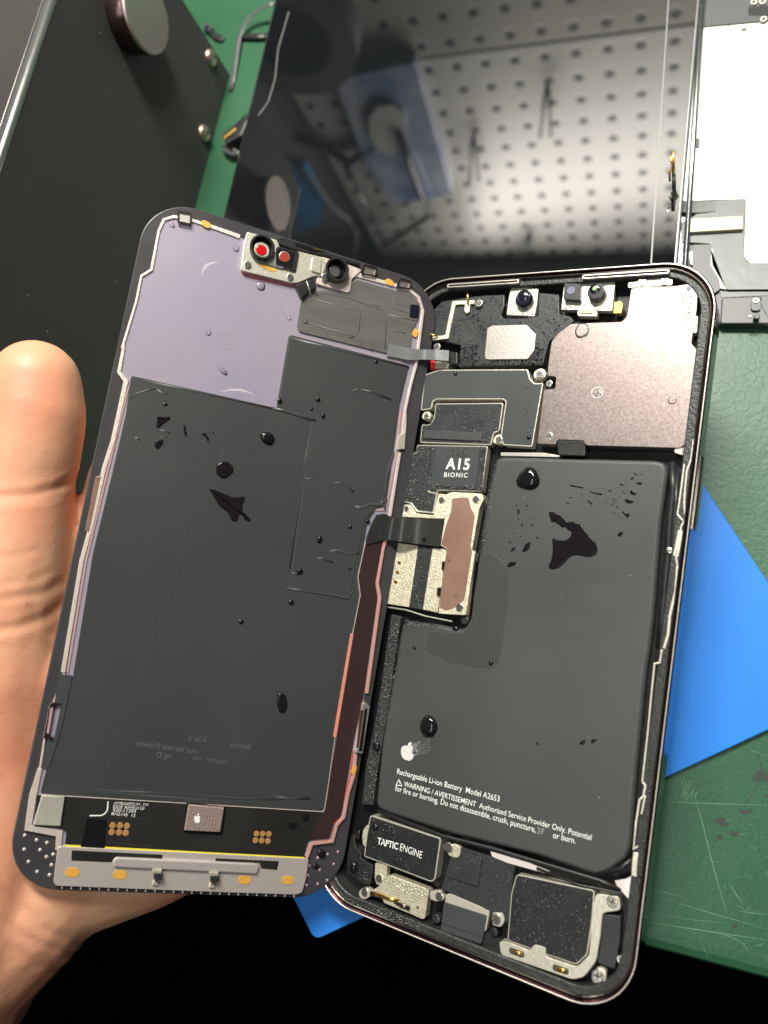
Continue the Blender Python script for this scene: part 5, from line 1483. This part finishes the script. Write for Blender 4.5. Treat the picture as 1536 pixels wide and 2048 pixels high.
for pts, lab in [(((425, 800), (465, 778), (458, 830), (425, 862), (400, 855)), 'leaf-shaped spot left of the large battery puddle'), (((285, 960), (310, 935), (358, 938), (350, 958), (325, 970), (290, 978)), 'spot at the corner of the rounded tape on the battery'),
                 (((1225, 395), (1245, 382), (1278, 410), (1275, 425), (1240, 420)), 'upper big fleck at the right top of the battery'), (((1183, 465), (1205, 450), (1262, 470), (1255, 480), (1215, 490)), 'lower big fleck at the right top of the battery'),
                 (((1130, 735), (1145, 708), (1178, 705), (1172, 730), (1145, 746)), 'oval spot alone right of the large battery puddle'), (((1165, 545), (1190, 560), (1222, 560), (1228, 585), (1205, 600), (1190, 575)), 'hooked fleck under the right scatter on the battery'),
                 (((900, 458), (915, 458), (945, 490), (935, 500), (905, 470)), 'slanting fleck right above the large battery puddle'), (((765, 348), (800, 345), (875, 365), (872, 372), (800, 360)), 'long thin streak near the top middle of the battery'),
                 (((918, 395), (960, 402), (1020, 412), (1010, 425), (930, 405)), 'thin streak left of the right scatter on the battery'), (((310, 855), (325, 825), (350, 825), (345, 840), (320, 860)), 'bean-shaped fleck left of the leaf-shaped spot'),
                 (((1272, 325), (1325, 325), (1315, 345), (1290, 342)), 'fleck nearest the right edge of the battery top'), (((365, 525), (380, 530), (380, 570), (365, 568)), 'upright fleck at the top of the left scatter on the battery')]:
    puddle(Bf, zP(*pts), hb, lab, WH, .16, .2)
rs = random.Random(12)
for (x, y, r) in [(358, 500, .3), (440, 505, .3), (425, 540, .15), (425, 578, .2), (372, 607, .28), (400, 650, .36), (492, 600, .25), (478, 655, .36), (352, 660, .12), (333, 712, .36), (410, 712, .15), (388, 740, .18), (365, 752, .15), (518, 750, .35), (310, 782, .4), (378, 984, .16), (305, 555, .14), (325, 590, .16), (298, 600, .12), (315, 632, .2), (335, 610, .1), (300, 580, .1)]:
    drop(Bf, zP((x, y))[0], hb, r, r * rs.uniform(.45, .8), rs.uniform(0, 3), 'puddle', 'tiny water fleck in the scatter left of the large battery puddle', 'flecks left of the large battery puddle', hh=.1, wob=.25)
for (x, y, r) in [(1272, 260, .5), (1318, 262, .22), (1245, 295, .4), (1172, 342, .55), (1075, 388, .36), (1180, 405, .32), (1145, 438, .2), (1105, 455, .3), (1060, 448, .16), (1045, 475, .22), (1085, 500, .26), (1130, 515, .34), (1110, 475, .26), (1105, 560, .26), (1153, 598, .26), (855, 420, .24), (770, 443, .36), (750, 485, .38), (857, 468, .2), (968, 445, .18), (1098, 490, .22), (1125, 465, .18)]:
    drop(Bf, zP((x, y))[0], hb, r, r * rs.uniform(.4, .7), rs.uniform(-.6, .8), 'puddle', 'tiny water fleck in the scatter at the right top of the battery', 'flecks at the right top of the battery', hh=.12, wob=.25)
for p, lab in (((1298, 335), 'left fleck of the pair low at the right of the battery'), ((1368, 325), 'right fleck of the pair low at the right of the battery'), ((1008, 340), 'small fleck alone in the lower middle of the battery')):
    drop(Bf, zR(p)[0], hb, .75 if p[0] > 1100 else .3, .4, 1.0, 'puddle', lab, WH, hh=.2, wob=.3)
drop(Bf, (829, 1295), hb, .55, .5, label='small drop at the upper left of the lower battery part', group=WH, wob=.3)
drop(Bf, (982, 1326), hb, .6, .6, label='small drop at the lower right corner of the rounded tape', group=WH)
drop(Bf, zF((625, 1890))[0], hb, .8, .6, label='drop just below the notch corner of the battery', group=WH)
drop(Bf, zW((150, 845))[0], -2.5, 1.2, 1.4, label='big black drop left of the haptic motor', group='drops on the lower parts', hh=.9)
drop(Bf, zW((385, 405))[0], -1.8, .9, .8, label='drop in the upper left corner of the haptic motor', group='drops on the lower parts', hh=.5)
drop(Bf, zN((697, 1330))[0], -2.2, 1.1, 1.2, label='round drop on the black strip left of the battery', group='drops on the lower parts', hh=.7)
for p, r, lab in (((813, 357), 1.75, 'biggest clear drop at the top left of the camera plate'), ((1240, 686), .95, 'clear drop at the right side of the camera plate'), ((975, 645), .3, 'tiny clear drop right of the centre screw of the camera plate'), ((910, 692), .28, 'tiny clear drop below the centre screw of the camera plate')):
    drop(Bf, zE(p)[0], -1.5, r, r, m='water', label=lab, group='clear drops on the camera plate', hh=r * .6)
for p, r, lab in (((290, 1225), .7, 'left drop of the two on the display cable'), ((395, 1230), .5, 'right drop of the two on the display cable')):
    drop(Bf, zF(p)[0], -.75, r, r * .8, label=lab, group='drops on the display cable', hh=.7)
for p, r, lab in (((578, 1385), .6, 'clear drop at the left edge of the copper film'), ((632, 1655), .45, 'clear drop above the lower screw of the copper film')):
    drop(Bf, zF(p)[0], -1.83, r, r, m='water', label=lab, group='clear drops on the copper film', hh=.4)
drop(Bf, zE((215, 560))[0], -1.82, .55, .6, label='drop at the top edge of the black board cover', group='drops on the board cover')
drop(Bf, zE((562, 862))[0], -1.82, .5, .6, label='drop at the lower right corner of the black board cover', group='drops on the board cover')


# ------------------------------------------------------------------ HAND
def hand():
    G['skin'] = skinmat()
    def N(px, py, w, r):
        u, v = FS.loc((px, py), w)
        return np.array([u, v, w, r])
    chains = [
        [N(72, 768, -7, 10.2), N(68, 830, -7.5, 11.6), N(58, 900, -8, 11.6), N(50, 962, -8.5, 10.9), N(40, 1040, -9.5, 11.8), N(30, 1120, -11, 12.8), N(0, 1220, -14, 15.5), N(-20, 1340, -17, 19), N(-10, 1480, -21, 20), N(-30, 1640, -24, 23), N(-70, 1800, -26, 25), N(-140, 1920, -28, 26.5), N(-330, 2170, -34, 28), N(-620, 2500, -44, 31)],
        [N(-10, 1300, -18, 16), N(80, 1420, -18, 14.5), N(150, 1560, -19, 14.5), N(150, 1700, -20, 16), N(60, 1790, -22, 18), N(-60, 1880, -26, 21)],
        [N(150, 1560, -19, 14.5), N(260, 1620, -18, 14), N(300, 1700, -18, 13.8), N(200, 1725, -20, 15), N(110, 1740, -22, 16.5)],
        [N(300, 1700, -18, 13.8), N(345, 1690, -16, 12.4), N(372, 1660, -14, 11.5), N(350, 1540, -14, 11)],
        [N(100, 1350, -16, 13), N(200, 1330, -16, 12), N(300, 1360, -16, 12), N(380, 1420, -16, 11.5), N(380, 1540, -16, 12), N(260, 1560, -18, 13), N(180, 1450, -18, 14)],
        [N(150, 1350, -16, 11), N(200, 1130, -15, 9.2), N(245, 960, -13, 8.2), N(275, 850, -11, 7.4)],
        [N(240, 1350, -16, 11), N(300, 1100, -15, 9.4), N(350, 910, -13, 8.4), N(385, 790, -11, 7.6)],
        [N(320, 1380, -16, 11), N(390, 1130, -15, 9.0), N(440, 950, -13, 8.2), N(470, 840, -11, 7.4)],
        [N(390, 1430, -16, 10), N(470, 1220, -14, 8.2), N(520, 1070, -12, 7.4), N(545, 980, -11, 6.8)],
    ]
    # unit sphere
    sv, sf = [], []
    nu, nv = 16, 9
    for i in range(nv + 1):
        for j in range(nu):
            a, b = math.pi * i / nv, 2 * math.pi * j / nu
            sv.append((math.sin(a) * math.cos(b), math.sin(a) * math.sin(b), math.cos(a)))
    for i in range(nv):
        for j in range(nu):
            sf.append((i * nu + j, (i + 1) * nu + j, (i + 1) * nu + (j + 1) % nu, i * nu + (j + 1) % nu))
    sv = np.array(sv)
    vs, fs = [], []
    for ch in chains:
        for a, b in zip(ch[:-1], ch[1:]):
            L = np.linalg.norm(a[:3] - b[:3])
            k = max(2, int(L / 1.5))
            for j in range(k + 1):
                q = a + (b - a) * j / k
                o = len(vs)
                fs += [tuple(x + o for x in f) for f in sf]
                vs += [tuple(q[:3] + p * q[3]) for p in sv]
    # back of each fingertip stays behind the glass
    me = bpy.data.meshes.new('hand')
    me.from_pydata([tuple(np.array(p) * .001) for p in vs], [], fs)
    o = bpy.data.objects.new('hand', me)
    SC.collection.objects.link(o)
    m = o.modifiers.new('r', 'REMESH'); m.mode = 'VOXEL'; m.voxel_size = .0009
    m2 = o.modifiers.new('s', 'SMOOTH'); m2.factor = .6; m2.iterations = 14
    dg = bpy.context.evaluated_depsgraph_get()
    dg.update()
    me2 = bpy.data.meshes.new_from_object(o.evaluated_get(dg))
    bpy.data.objects.remove(o)
    n = len(me2.vertices)
    co = np.empty(n * 3); me2.vertices.foreach_get('co', co); co = co.reshape(-1, 3) * 1000
    no = np.empty(n * 3); me2.vertices.foreach_get('normal', no); no = no.reshape(-1, 3)
    # skin folds pressed in along lines laid over the palm side (front face only)
    Wc = co @ FS.A + FS.o
    Cc = Wc @ M
    px = np.stack([CX + F * Cc[:, 0] / -Cc[:, 2], CY - F * Cc[:, 1] / -Cc[:, 2]], 1)
    front = no[:, 2] > .0
    folds = [([(-40, 1000), (10, 992), (60, 990), (110, 978), (160, 952)], 1.0, 7), ([(-30, 1012), (40, 1006), (90, 1000), (120, 992)], .5, 5), ([(120, 1165), (90, 1185), (0, 1200)], .5, 7), ([(100, 1145), (60, 1160), (0, 1168)], .3, 5),
             ([(130, 1205), (90, 1235), (30, 1255), (-20, 1262)], .8, 8), ([(60, 1215), (80, 1250), (100, 1270)], .4, 6), ([(75, 1100), (40, 1110), (-10, 1115)], .25, 6),
             ([(0, 1790), (60, 1840), (100, 1868), (160, 1886), (215, 1884)], .6, 9), ([(-10, 1830), (40, 1870), (90, 1890), (150, 1905)], .6, 7), ([(0, 1770), (40, 1810), (80, 1835)], .5, 6),
             ([(20, 1890), (70, 1930), (130, 1935)], .3, 7), ([(385, 1800), (360, 1808), (352, 1830)], .5, 6), ([(0, 1560), (30, 1600), (55, 1650)], .3, 7)]
    disp = np.zeros(n)
    for pts, dep, wd in folds:
        best = np.full(n, 1e9)
        for a, b in zip(pts[:-1], pts[1:]):
            a, b = np.array(a, float), np.array(b, float)
            t = np.clip(((px - a) @ (b - a)) / ((b - a) @ (b - a)), 0, 1)
            best = np.minimum(best, np.linalg.norm(px - (a + t[:, None] * (b - a)), axis=1))
        disp += .45 * dep * (np.exp(-(best / (1.15 * wd)) ** 2) - .35 * np.exp(-((best - 2.2 * wd) / (1.3 * wd)) ** 2))
    co = co - no * (disp * front)[:, None]
    at = (co[:, 0].mean(), co[:, 1].mean(), -30)
    me2.vertices.foreach_set('co', ((co - np.array(at)) * .001).ravel())
    me2.polygons.foreach_set('use_smooth', [True] * len(me2.polygons))
    me2.materials.clear(); me2.materials.append(G['skin'])
    me2.update()
    h = bpy.data.objects.new('hand', me2)
    SC.collection.objects.link(h)
    h.matrix_world = FS.mat(at)
    tag(h, 'bare left hand holding the detached screen from behind, thumb along its left edge', 'hand')


hand()
